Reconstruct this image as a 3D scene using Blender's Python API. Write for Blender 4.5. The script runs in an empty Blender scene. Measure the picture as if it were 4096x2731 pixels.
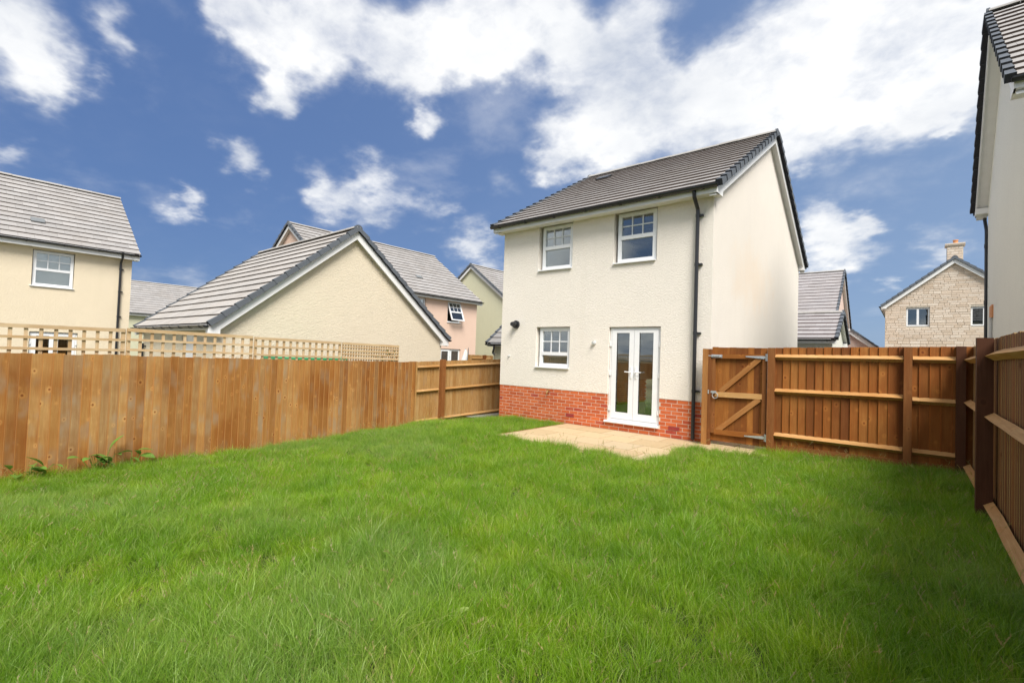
import bpy, math, random
import numpy as np
from mathutils import Vector, Matrix, noise as mn
R = math.radians
rnd = random.Random(7)
scene = bpy.context.scene
COL = scene.collection

# ------------------------------------------------------------------ camera
yaw, pitch, roll = R(40.01), R(1.573), R(1.975)
fw = Vector((-math.sin(yaw)*math.cos(pitch), math.cos(yaw)*math.cos(pitch), math.sin(pitch)))
rt = Vector((math.cos(yaw), math.sin(yaw), 0)); up = rt.cross(fw)
rr = rt*math.cos(roll) + up*math.sin(roll); uu = -rt*math.sin(roll) + up*math.cos(roll)
cam = bpy.data.objects.new('camera', bpy.data.cameras.new('camera')); COL.objects.link(cam)
cam.matrix_world = Matrix(((rr.x, uu.x, -fw.x, 0), (rr.y, uu.y, -fw.y, 0), (rr.z, uu.z, -fw.z, 1.522), (0, 0, 0, 1)))
cam.data.sensor_width = 36; cam.data.lens = 16.789; cam.data.clip_start = .05; cam.data.clip_end = 3000
scene.camera = cam
# ------------------------------------------------------------------ colour management
vs = scene.view_settings
scene.display_settings.display_device = 'sRGB'
vs.view_transform = 'Standard'; vs.look = 'None'; vs.gamma = 1; vs.use_curve_mapping = False
vs.exposure = 1.86
# ------------------------------------------------------------------ light
SUN_DIR = Vector((.58, -.44, .82)).normalized()
sl = bpy.data.lights.new('sun', 'SUN'); sl.energy = 1.5; sl.angle = R(28); sl.color = (1, .95, .88)
so = bpy.data.objects.new('sun', sl); COL.objects.link(so)
so.rotation_euler = SUN_DIR.to_track_quat('Z', 'Y').to_euler(); so.location = (10, -10, 30)

w = bpy.data.worlds.new('World'); scene.world = w; w.use_nodes = True
nt = w.node_tree; N = nt.nodes; LK = nt.links; N.clear()
def wn(t, **k):
    n = N.new(t)
    for a, b in k.items(): setattr(n, a, b)
    return n
def wmath(op, a, b=None, clamp=False):
    n = N.new('ShaderNodeMath'); n.operation = op; n.use_clamp = clamp
    for i, v in enumerate((a, b)):
        if v is None: continue
        if isinstance(v, (int, float)): n.inputs[i].default_value = v
        else: LK.new(v, n.inputs[i])
    return n.outputs[0]
tc = wn('ShaderNodeTexCoord'); D = tc.outputs['Generated']
sky = wn('ShaderNodeTexSky'); sky.sky_type = 'NISHITA'; sky.sun_disc = False
sky.sun_elevation = math.asin(SUN_DIR.z); sky.sun_rotation = math.atan2(SUN_DIR.x, SUN_DIR.y)
sky.air_density = 1.0; sky.dust_density = .6; sky.ozone_density = 1.6
# clouds: soft lumps standing at directions in the sky, broken up by fractal noise on a flat cloud deck
CL = [(-0.905,0.041,0.424,0.048,0.65),(-0.92,0.049,0.388,0.054,.75),(-0.929,0.075,0.361,0.046,0.7),(-0.932,0.093,0.349,0.027,0.5),(-0.879,0.132,0.459,0.027,0.7),(-0.888,0.147,0.436,0.022,0.6),(-0.909,0.123,0.399,0.021,0.7),(-0.966,0.048,0.254,0.018,0.5),(-0.813,0.264,0.519,0.036,0.9),(-0.812,0.303,0.499,0.058,1.1),(-0.821,0.336,0.462,0.047,1.0),(-0.832,0.35,0.431,0.031,0.6),(-0.764,0.357,0.538,0.065,1.1),(-0.728,0.413,0.547,0.068,1),(-0.778,0.388,0.494,0.041,0.6),(-0.718,0.476,0.508,0.058,1.1),(-0.676,0.509,0.532,0.072,1.1),(-0.606,0.556,0.568,0.085,1.2),(-0.676,0.54,0.501,0.037,0.7),(-0.545,0.612,0.573,0.086,1.2),(-0.6,0.607,0.521,0.045,0.8),(-0.483,0.656,0.579,0.077,1.1),(-0.461,0.708,0.536,0.066,1.1),(-0.392,0.739,0.548,0.063,1),(-0.356,0.787,0.504,0.05,0.9),(-0.344,0.738,0.581,0.053,0.7),(-0.55,0.749,0.369,0.037,0.8),(-0.514,0.754,0.409,0.065,1),(-0.445,0.779,0.441,0.078,1.1),(-0.449,0.806,0.386,0.056,0.8),(-0.352,0.819,0.454,0.089,1.3),(-0.265,0.856,0.443,0.092,1.3),(-0.191,0.863,0.467,0.098,1.3),(-0.184,0.904,0.385,0.061,1.1),(-0.129,0.86,0.493,0.097,1.2),(-0.098,0.911,0.4,0.075,1.1),(-0.046,0.863,0.503,0.1,1.2),(-0.022,0.906,0.422,0.074,1.1),(0.045,0.895,0.444,0.082,1.2),(0.038,0.923,0.384,0.043,0.9),(0.086,0.877,0.472,0.057,0.8),(-0.155,0.93,0.334,0.024,0.6),(-0.12,0.96,0.253,0.041,0.9),(-0.09,0.973,0.214,0.05,1),(-0.127,0.977,0.174,0.042,0.8),(-0.06,0.969,0.238,0.022,0.7),(0.026,0.981,0.194,0.029,0.65),(-0.031,0.991,0.131,0.02,0.7),(0.034,0.937,0.349,0.012,0.7),(-0.694,0.683,0.227,0.044,0.8),(-0.672,0.713,0.199,0.045,0.7),(-0.895,0.313,0.317,0.033,1),(-0.935,0.253,0.247,0.023,0.7),(-0.942,0.25,0.225,0.028,0.55),(-0.847,0.434,0.306,0.035,0.9),(-0.849,0.454,0.27,0.04,0.8),(-0.796,0.505,0.333,0.04,0.9),(-0.781,0.551,0.293,0.046,0.75),(-0.819,0.499,0.285,0.04,0.6),(-0.744,0.602,0.291,0.038,0.6),(-0.712,0.636,0.296,0.024,0.5),(-0.705,0.563,0.43,0.028,0.9),(-0.711,0.541,0.448,0.015,0.6),(-0.629,0.697,0.344,0.03,0.35),(-0.953,0.277,0.12,0.028,0.35)]
sep = wn('ShaderNodeSeparateXYZ'); LK.new(D, sep.inputs[0])
den = wmath('ADD', wmath('MAXIMUM', sep.outputs[2], 0.0), .35)
deck = wn('ShaderNodeVectorMath', operation='DIVIDE'); LK.new(D, deck.inputs[0])
cmb = wn('ShaderNodeCombineXYZ')
for i in range(3): LK.new(den, cmb.inputs[i])
LK.new(cmb.outputs[0], deck.inputs[1])
def wnoise(scale, detail, rough, dist=0., off=(0, 0, 0)):
    m = wn('ShaderNodeVectorMath', operation='ADD'); LK.new(deck.outputs[0], m.inputs[0]); m.inputs[1].default_value = off
    n = wn('ShaderNodeTexNoise'); n.inputs['Scale'].default_value = scale; n.inputs['Detail'].default_value = detail
    n.inputs['Roughness'].default_value = rough; n.inputs['Distortion'].default_value = dist
    LK.new(m.outputs[0], n.inputs['Vector']); return n
warp = wnoise(9, 4, .55)
wv = wn('ShaderNodeVectorMath', operation='SUBTRACT'); LK.new(warp.outputs['Color'], wv.inputs[0]); wv.inputs[1].default_value = (.5, .5, .5)
wsx = wn('ShaderNodeVectorMath', operation='SCALE'); LK.new(wv.outputs[0], wsx.inputs[0]); wsx.inputs['Scale'].default_value = .11
DW = wn('ShaderNodeVectorMath', operation='ADD'); LK.new(D, DW.inputs[0]); LK.new(wsx.outputs[0], DW.inputs[1])
acc = None
for x, y, z, r, wt in CL:
    dn = wn('ShaderNodeVectorMath', operation='DISTANCE'); LK.new(DW.outputs[0], dn.inputs[0]); dn.inputs[1].default_value = (x, y, z)
    mr = wn('ShaderNodeMapRange'); mr.interpolation_type = 'SMOOTHSTEP'
    mr.inputs[1].default_value = r*1.55; mr.inputs[2].default_value = 0; mr.inputs[3].default_value = 0; mr.inputs[4].default_value = wt
    LK.new(dn.outputs['Value'], mr.inputs[0])
    acc = mr.outputs[0] if acc is None else wmath('ADD', acc, mr.outputs[0])
acc = wmath('MINIMUM', acc, 1.12)
# beyond the patch of sky above, the same sort of broken cloud carries on all round
gen = wnoise(1.6, 3, .5, 0, (3, 1, 0))
gm = wn('ShaderNodeMapRange'); gm.interpolation_type = 'SMOOTHSTEP'; LK.new(gen.outputs['Fac'], gm.inputs[0])
gm.inputs[1].default_value = .34; gm.inputs[2].default_value = .55; gm.inputs[3].default_value = 0; gm.inputs[4].default_value = 1.1
dd = wn('ShaderNodeVectorMath', operation='DISTANCE'); LK.new(D, dd.inputs[0]); dd.inputs[1].default_value = (-.6, .76, .27)
dm = wn('ShaderNodeMapRange'); dm.interpolation_type = 'SMOOTHSTEP'; LK.new(dd.outputs['Value'], dm.inputs[0])
dm.inputs[1].default_value = .75; dm.inputs[2].default_value = 1.05
acc = wmath('ADD', acc, wmath('MULTIPLY', gm.outputs[0], dm.outputs[0]))
f1 = wnoise(5.0, 9, .56, .25)
f2 = wnoise(17, 7, .6, .2, (5, 2, 1))
nz = wmath('ADD', wmath('MULTIPLY', wmath('SUBTRACT', f1.outputs['Fac'], .5), 1.5), wmath('MULTIPLY', wmath('SUBTRACT', f2.outputs['Fac'], .5), .85))
F = wmath('ADD', acc, wmath('MULTIPLY', nz, wmath('MINIMUM', wmath('ADD', wmath('MULTIPLY', acc, 1.6), .22), 1.0)))
cm = wn('ShaderNodeMapRange'); cm.interpolation_type = 'SMOOTHSTEP'; LK.new(F, cm.inputs[0])
cm.inputs[1].default_value = -.03; cm.inputs[2].default_value = 1.5; cm.inputs[3].default_value = 0; cm.inputs[4].default_value = 1.05; cm.clamp = False
veil = wnoise(3.4, 8, .58, .15, (2, 7, 3))
vm_ = wn('ShaderNodeMapRange'); vm_.interpolation_type = 'SMOOTHSTEP'; LK.new(veil.outputs['Fac'], vm_.inputs[0]); vm_.inputs[1].default_value = .5; vm_.inputs[2].default_value = .8; vm_.inputs[4].default_value = .26
cfac = wmath('MINIMUM', wmath('ADD', cm.outputs[0], vm_.outputs[0]), .98)
# cloud brightness: thick parts white, thin and under parts bluish grey
sh = wnoise(3.2, 6, .55, 0, (9, 4, 2))
shm = wn('ShaderNodeMapRange'); LK.new(sh.outputs['Fac'], shm.inputs[0])
shm.inputs[1].default_value = .3; shm.inputs[2].default_value = .7
cc = wn('ShaderNodeMix', data_type='RGBA'); LK.new(shm.outputs[0], cc.inputs[0])
cc.inputs[6].default_value = (.60, .63, .68, 1); cc.inputs[7].default_value = (.93, .925, .91, 1)
tint = wn('ShaderNodeMix', data_type='RGBA', blend_type='MULTIPLY'); tint.inputs[0].default_value = 1
LK.new(sky.outputs[0], tint.inputs[6]); tint.inputs[7].default_value = (.80, .86, 1.0, 1)
SKY_K = .041; CLOUD_K = .345
# blue of the clear gaps: deeper overhead and to the left, paler low down to the right
el = wn('ShaderNodeMapRange'); LK.new(sep.outputs[2], el.inputs[0]); el.inputs[1].default_value = 0; el.inputs[2].default_value = .55
bl1 = wn('ShaderNodeMix', data_type='RGBA'); LK.new(el.outputs[0], bl1.inputs[0]); bl1.inputs[6].default_value = (1.28, 2.08, 3.75, 1); bl1.inputs[7].default_value = (1.02, 1.72, 3.5, 1)
az = wn('ShaderNodeMapRange'); LK.new(sep.outputs[0], az.inputs[0]); az.inputs[1].default_value = -.95; az.inputs[2].default_value = .3
bl2 = wn('ShaderNodeMix', data_type='RGBA', blend_type='MULTIPLY'); bl2.inputs[0].default_value = 1; LK.new(bl1.outputs[2], bl2.inputs[6])
azc = wn('ShaderNodeMix', data_type='RGBA'); LK.new(az.outputs[0], azc.inputs[0]); azc.inputs[6].default_value = (.60, .68, .78, 1); azc.inputs[7].default_value = (1.6, 1.4, 1.12, 1)
LK.new(azc.outputs[2], bl2.inputs[7])
blm = wn('ShaderNodeMix', data_type='RGBA'); blm.inputs[0].default_value = .85; LK.new(tint.outputs[2], blm.inputs[6]); LK.new(bl2.outputs[2], blm.inputs[7])
skyb = wn('ShaderNodeBackground'); LK.new(blm.outputs[2], skyb.inputs[0]); skyb.inputs[1].default_value = SKY_K
clb = wn('ShaderNodeBackground'); LK.new(cc.outputs[2], clb.inputs[0]); clb.inputs[1].default_value = CLOUD_K
mx = wn('ShaderNodeMixShader'); LK.new(cfac, mx.inputs[0]); LK.new(skyb.outputs[0], mx.inputs[1]); LK.new(clb.outputs[0], mx.inputs[2])
wo = wn('ShaderNodeOutputWorld'); LK.new(mx.outputs[0], wo.inputs[0])
w.cycles.sampling_method = 'MANUAL'; w.cycles.sample_map_resolution = 512

# ------------------------------------------------------------------ materials
class NT:
    def __init__(s, name):
        s.m = bpy.data.materials.new(name); s.m.use_nodes = True; s.t = s.m.node_tree; s.n = s.t.nodes; s.l = s.t.links
        s.b = s.n['Principled BSDF']; s.out = s.n['Material Output']
    def new(s, t, **k):
        n = s.n.new(t)
        for a, b in k.items(): setattr(n, a, b)
        return n
    def put(s, sock, v):
        if v is None: return
        if isinstance(v, bpy.types.NodeSocket): s.l.new(v, sock)
        elif isinstance(v, (tuple, list)) and len(v) == 3 and sock.type == 'RGBA': sock.default_value = (*v, 1)
        else: sock.default_value = v
    def math(s, op, a, b=None, clamp=False):
        n = s.new('ShaderNodeMath', operation=op, use_clamp=clamp); s.put(n.inputs[0], a); s.put(n.inputs[1], b); return n.outputs[0]
    def vmath(s, op, a, b=None):
        n = s.new('ShaderNodeVectorMath', operation=op); s.put(n.inputs[0], a); s.put(n.inputs[1], b); return n.outputs[0]
    def noise(s, vec, scale, detail=4, rough=.55, dist=0.):
        n = s.new('ShaderNodeTexNoise'); s.put(n.inputs['Vector'], vec); n.inputs['Scale'].default_value = scale
        n.inputs['Detail'].default_value = detail; n.inputs['Roughness'].default_value = rough; n.inputs['Distortion'].default_value = dist
        return n.outputs['Fac']
    def rng(s, v, a, b, c=0., d=1., smooth=False):
        n = s.new('ShaderNodeMapRange')
        if smooth: n.interpolation_type = 'SMOOTHSTEP'
        s.put(n.inputs[0], v)
        for i, q in enumerate((a, b, c, d)): n.inputs[i+1].default_value = q
        return n.outputs[0]
    def mix(s, f, a, b, mode='MIX'):
        n = s.new('ShaderNodeMix', data_type='RGBA', blend_type=mode); s.put(n.inputs[0], f); s.put(n.inputs[6], a); s.put(n.inputs[7], b); return n.outputs[2]
    def ramp(s, f, stops, interp='LINEAR'):
        n = s.new('ShaderNodeValToRGB'); s.put(n.inputs[0], f); e = n.color_ramp.elements; n.color_ramp.interpolation = interp
        while len(e) < len(stops): e.new(.5)
        for q, (p, c) in zip(e, stops): q.position = p; q.color = (*c, 1)
        return n.outputs[0]
    def rand(s):
        o = s.new('ShaderNodeObjectInfo').outputs['Random']; g = s.new('ShaderNodeNewGeometry').outputs['Random Per Island']
        return s.math('FRACT', s.math('ADD', s.math('MULTIPLY', o, 3.7), s.math('MULTIPLY', g, 5.3)))
    def obj(s): return s.new('ShaderNodeTexCoord').outputs['Object']
    def pos(s): return s.new('ShaderNodeNewGeometry').outputs['Position']
    def bump(s, h, strength=.4, dist=.01):
        n = s.new('ShaderNodeBump'); n.inputs['Strength'].default_value = strength; n.inputs['Distance'].default_value = dist
        s.put(n.inputs['Height'], h); s.l.new(n.outputs[0], s.b.inputs['Normal'])
    def fin(s, col=None, rough=.6, spec=.4, metal=0.):
        s.put(s.b.inputs['Base Color'], col); s.put(s.b.inputs['Roughness'], rough)
        s.b.inputs['Specular IOR Level'].default_value = spec; s.b.inputs['Metallic'].default_value = metal; return s.m

def m_plain(name, col, rough=.45, spec=.4, var=.06, metal=0., nscale=6):
    s = NT(name); n = s.noise(s.pos(), nscale, 5)
    c = s.mix(s.rng(n, .3, .7), tuple(x*(1-var) for x in col), tuple(min(1, x*(1+var)) for x in col))
    return s.fin(c, rough, spec, metal)

def m_render(name, col, bs=42, stain=0., streak=1., strength=.65):
    s = NT(name); p = s.pos()
    ns = s.new('ShaderNodeMapping'); ns.inputs['Scale'].default_value = (1, 1, 1.7); s.put(ns.inputs[0], p)
    a = s.noise(ns.outputs[0], bs, 4, .6, .25); b = s.noise(ns.outputs[0], bs*.35, 3, .5)
    big = s.noise(p, .55, 5, .55); mid = s.noise(p, 3.2, 5, .6)
    c = s.mix(s.rng(big, .3, .7), tuple(x*.95 for x in col), col)
    c = s.mix(s.rng(mid, .35, .8, 0, .5), c, tuple(x*.93 for x in col))
    c = s.mix(s.rng(a, .32, .5, .35, 0), c, tuple(x*.75 for x in col))
    # faint rain runs
    mp = s.new('ShaderNodeMapping'); mp.inputs['Scale'].default_value = (3.5, 3.5, .12); s.put(mp.inputs[0], p)
    c = s.mix(s.rng(s.noise(mp.outputs[0], 1.6, 6, .6), .55, .85, 0, .16*streak), c, (col[0]*.72, col[1]*.70, col[2]*.62))
    if stain:
        dn = s.new('ShaderNodeVectorMath', operation='DISTANCE'); s.put(dn.inputs[0], s.vmath('MULTIPLY', p, (1, .55, 1.25))); dn.inputs[1].default_value = (-2.9, 12.3*.55, 3.4*1.25)
        d = s.math('ADD', dn.outputs['Value'], s.math('MULTIPLY', s.noise(p, 1.1, 6, .65, .6), 2.4))
        c = s.mix(s.rng(d, 2.6, 1.3, 0, stain, True), c, (col[0]*.96, col[1]*.80, col[2]*.64))
    s.bump(s.math('ADD', a, s.math('MULTIPLY', b, .7)), strength, .022)
    return s.fin(c, .9, .15)

def m_wood(name, cols, knot=.8, grey=.0, rough=.72, kscale=3.0, band=None, blotch=None, edge=None):
    s = NT(name); r = s.rand(); o = s.obj()
    off = s.new('ShaderNodeCombineXYZ'); s.put(off.inputs[0], s.math('MULTIPLY', r, 37.)); s.put(off.inputs[2], s.math('MULTIPLY', r, 61.))
    v = s.vmath('ADD', o, off.outputs[0])
    base = s.ramp(r, [(i/(len(cols)-1), c) for i, c in enumerate(cols)])
    mp = s.new('ShaderNodeMapping'); mp.inputs['Scale'].default_value = (1, 1, .045); s.put(mp.inputs[0], v)
    g1 = s.noise(mp.outputs[0], 95, 5, .65, .3); g2 = s.noise(mp.outputs[0], 28, 4, .6, 1.2)
    mp2 = s.new('ShaderNodeMapping'); mp2.inputs['Scale'].default_value = (1, 1, .35); s.put(mp2.inputs[0], v)
    g3 = s.noise(mp2.outputs[0], 5.5, 5, .6, .6)
    c = s.mix(s.rng(g1, .35, .7, 0, .6), base, s.mix(1., base, (.66, .55, .45), 'MULTIPLY'))
    c = s.mix(s.rng(g2, .40, .66, 0, .75), c, s.mix(1., base, (.72, .60, .48), 'MULTIPLY'))
    c = s.mix(s.rng(g3, .45, .7, 0, .75), c, s.mix(1., base, (.76, .60, .44), 'MULTIPLY'))
    c = s.mix(s.rng(g3, .2, .45, .35, 0), c, s.mix(1., base, (1.22, 1.22, 1.2), 'MULTIPLY'))
    if grey:
        gp = s.noise(s.vmath('MULTIPLY', v, (1.3, 1.3, .8)), 2.3, 3, .5)
        c = s.mix(s.rng(gp, .5, .72, 0, grey, True), c, (.36, .30, .22))
    if blotch:
        bl = s.noise(s.pos(), .55, 4, .6, .4); c = s.mix(s.rng(bl, .44, .62, 0, .95, True), c, s.mix(1., c, blotch, 'MULTIPLY'))
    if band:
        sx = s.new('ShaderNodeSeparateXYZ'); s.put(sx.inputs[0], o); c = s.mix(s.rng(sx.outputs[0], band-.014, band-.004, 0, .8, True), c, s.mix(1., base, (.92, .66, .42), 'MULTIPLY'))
    if edge: c = s.mix(s.new('ShaderNodeAttribute', attribute_name='edge').outputs['Fac'], c, s.mix(g1, edge, tuple(q*.7 for q in edge)))
    # knots, each with a paler halo
    vo = s.new('ShaderNodeTexVoronoi', voronoi_dimensions='2D'); vo.inputs['Scale'].default_value = kscale
    k = s.new('ShaderNodeSeparateXYZ'); s.put(k.inputs[0], v)
    kc = s.new('ShaderNodeCombineXYZ'); s.put(kc.inputs[0], s.math('MULTIPLY', s.math('ADD', k.outputs[0], k.outputs[1]), 1.25)); s.put(kc.inputs[1], k.outputs[2])
    s.put(vo.inputs['Vector'], kc.outputs[0]); dist = vo.outputs['Distance']
    dist = s.math('ADD', dist, s.math('MULTIPLY', s.math('SUBTRACT', s.noise(v, 3.1, 2), .42), .16))
    kn = s.noise(s.vmath('MULTIPLY', v, (.7, .7, 1.1)), 1.3, 2); dist = s.math('ADD', dist, s.rng(kn, .56, .44, 0, .12))
    c = s.mix(s.rng(dist, .21, .085, 0, .5*knot, True), c, s.mix(1., base, (1.28, 1.2, 1.1), 'MULTIPLY'))
    c = s.mix(s.rng(dist, .085, .05, 0, .9*knot, True), c, s.mix(1., base, (.42, .24, .15), 'MULTIPLY'))
    s.bump(s.math('ADD', g1, s.math('MULTIPLY', g2, .7)), .35, .003)
    return s.fin(c, rough, .25)

def m_tile(name, top, edge, var=.12):
    s = NT(name); r = s.rand(); p = s.pos()
    c = s.mix(r, tuple(x*(1-var) for x in top), tuple(x*(1+var*.8) for x in top))
    n = s.noise(p, 26, 6, .65); nb = s.noise(p, .9, 4, .6)
    c = s.mix(s.rng(n, .35, .75, 0, .35), c, tuple(x*.72 for x in top))
    c = s.mix(s.rng(nb, .4, .75, 0, .45), c, (top[0]*.86, top[1]*.80, top[2]*.74))
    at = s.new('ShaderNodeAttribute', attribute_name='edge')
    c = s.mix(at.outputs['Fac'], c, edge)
    s.bump(n, .3, .004)
    return s.fin(c, .8, .25)

def m_brick():
    s = NT('red_brick'); r = s.rand(); o = s.pos()
    c = s.ramp(r, [(0, (.47, .10, .034)), (.3, (.57, .13, .042)), (.6, (.64, .16, .052)), (.9, (.52, .115, .04)), (.97, (.42, .07, .04)), (1, (.38, .06, .04))])
    n = s.noise(o, 60, 5, .7); n2 = s.noise(o, 7, 4, .6)
    c = s.mix(s.rng(n, .4, .75, 0, .4), c, (.30, .07, .03)); c = s.mix(s.rng(n2, .52, .8, 0, .35), c, (.60, .26, .15))
    s.bump(n, .35, .004); return s.fin(c, .85, .2)

def m_stone(name, cols):
    s = NT(name); r = s.rand(); o = s.pos(); c = s.ramp(r, cols)
    n = s.noise(o, 22, 6, .7); c = s.mix(s.rng(n, .35, .75, 0, .4), c, s.mix(1., c, (.72, .68, .62), 'MULTIPLY'))
    s.bump(n, .6, .015); return s.fin(c, .9, .15)

def m_slab():
    s = NT('sandstone_slab'); r = s.rand(); o = s.pos()
    c = s.ramp(r, [(0, (.47, .35, .20)), (.5, (.57, .43, .255)), (1, (.52, .41, .26))])
    n = s.noise(o, 30, 6, .65); n2 = s.noise(o, 2.2, 5, .6)
    c = s.mix(s.rng(n, .4, .75, 0, .25), c, (.50, .35, .19)); c = s.mix(s.rng(n2, .5, .8, 0, .35), c, (.55, .42, .26))
    s.bump(n, .3, .004); return s.fin(c, .85, .2)

def m_glass():
    s = NT('window_glass'); s.n.remove(s.b)
    g = s.new('ShaderNodeBsdfGlossy'); g.inputs['Roughness'].default_value = .015; g.inputs['Color'].default_value = (.95, 1, 1, 1)
    t = s.new('ShaderNodeBsdfTransparent'); t.inputs['Color'].default_value = (.94, .96, .96, 1)
    f = s.new('ShaderNodeFresnel'); f.inputs['IOR'].default_value = 1.5
    n = s.noise(s.pos(), 1.4, 2); b = s.new('ShaderNodeBump'); b.inputs['Strength'].default_value = .05; b.inputs['Distance'].default_value = .02; s.put(b.inputs['Height'], n)
    s.l.new(b.outputs[0], g.inputs['Normal'])
    m = s.new('ShaderNodeMixShader'); s.put(m.inputs[0], s.math('MINIMUM', s.math('ADD', s.math('MULTIPLY', f.outputs[0], 2.0), .05), 1.0))
    s.l.new(t.outputs[0], m.inputs[1]); s.l.new(g.outputs[0], m.inputs[2]); s.l.new(m.outputs[0], s.out.inputs[0]); return s.m

def m_grass():
    s = NT('grass_blade'); tone = s.new('ShaderNodeAttribute', attribute_name='tone').outputs['Fac']; p = s.pos()
    c = s.ramp(tone, [(0, (.10, .215, .010)), (.35, (.20, .37, .014)), (.7, (.30, .48, .03)), (.86, (.46, .60, .16)), (.93, (.40, .36, .15)), (1, (.46, .37, .20))])
    n = s.noise(p, .75, 4, .6); c = s.mix(s.rng(n, .35, .68, 0, .85), c, s.mix(1., c, (.64, .76, .74), 'MULTIPLY'))
    n2 = s.noise(p, 2.3, 3, .6); c = s.mix(s.rng(n2, .45, .75, 0, .7), c, s.mix(1., c, (1.5, 1.2, 1.0), 'MULTIPLY'))
    n3 = s.noise(p, .33, 3, .5); c = s.mix(s.rng(n3, .52, .66, 0, .55, True), c, s.mix(.35, c, (.42, .52, .26)))
    s.fin(c, .42, .5)
    tr = s.new('ShaderNodeBsdfTranslucent'); s.put(tr.inputs[0], s.mix(1., c, (1.3, 1.3, .6), 'MULTIPLY'))
    m = s.new('ShaderNodeMixShader'); m.inputs[0].default_value = .48; s.l.new(s.b.outputs[0], m.inputs[1]); s.l.new(tr.outputs[0], m.inputs[2]); s.l.new(m.outputs[0], s.out.inputs[0])
    return s.m

def m_leaf(name, col):
    s = NT(name); r = s.rand(); n = s.noise(s.obj(), 18, 3)
    c = s.mix(r, tuple(x*.75 for x in col), tuple(x*1.25 for x in col)); c = s.mix(s.rng(n, .4, .7, 0, .4), c, tuple(x*.7 for x in col))
    s.fin(c, .5, .35)
    tr = s.new('ShaderNodeBsdfTranslucent'); s.put(tr.inputs[0], c)
    m = s.new('ShaderNodeMixShader'); m.inputs[0].default_value = .3; s.l.new(s.b.outputs[0], m.inputs[1]); s.l.new(tr.outputs[0], m.inputs[2]); s.l.new(m.outputs[0], s.out.inputs[0])
    return s.m

def m_soil():
    s = NT('lawn_soil'); n = s.noise(s.pos(), 9, 6, .7); c = s.mix(n, (.03, .055, .012), (.07, .085, .025)); s.bump(n, .5, .03); return s.fin(c, .95, .1)

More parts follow.
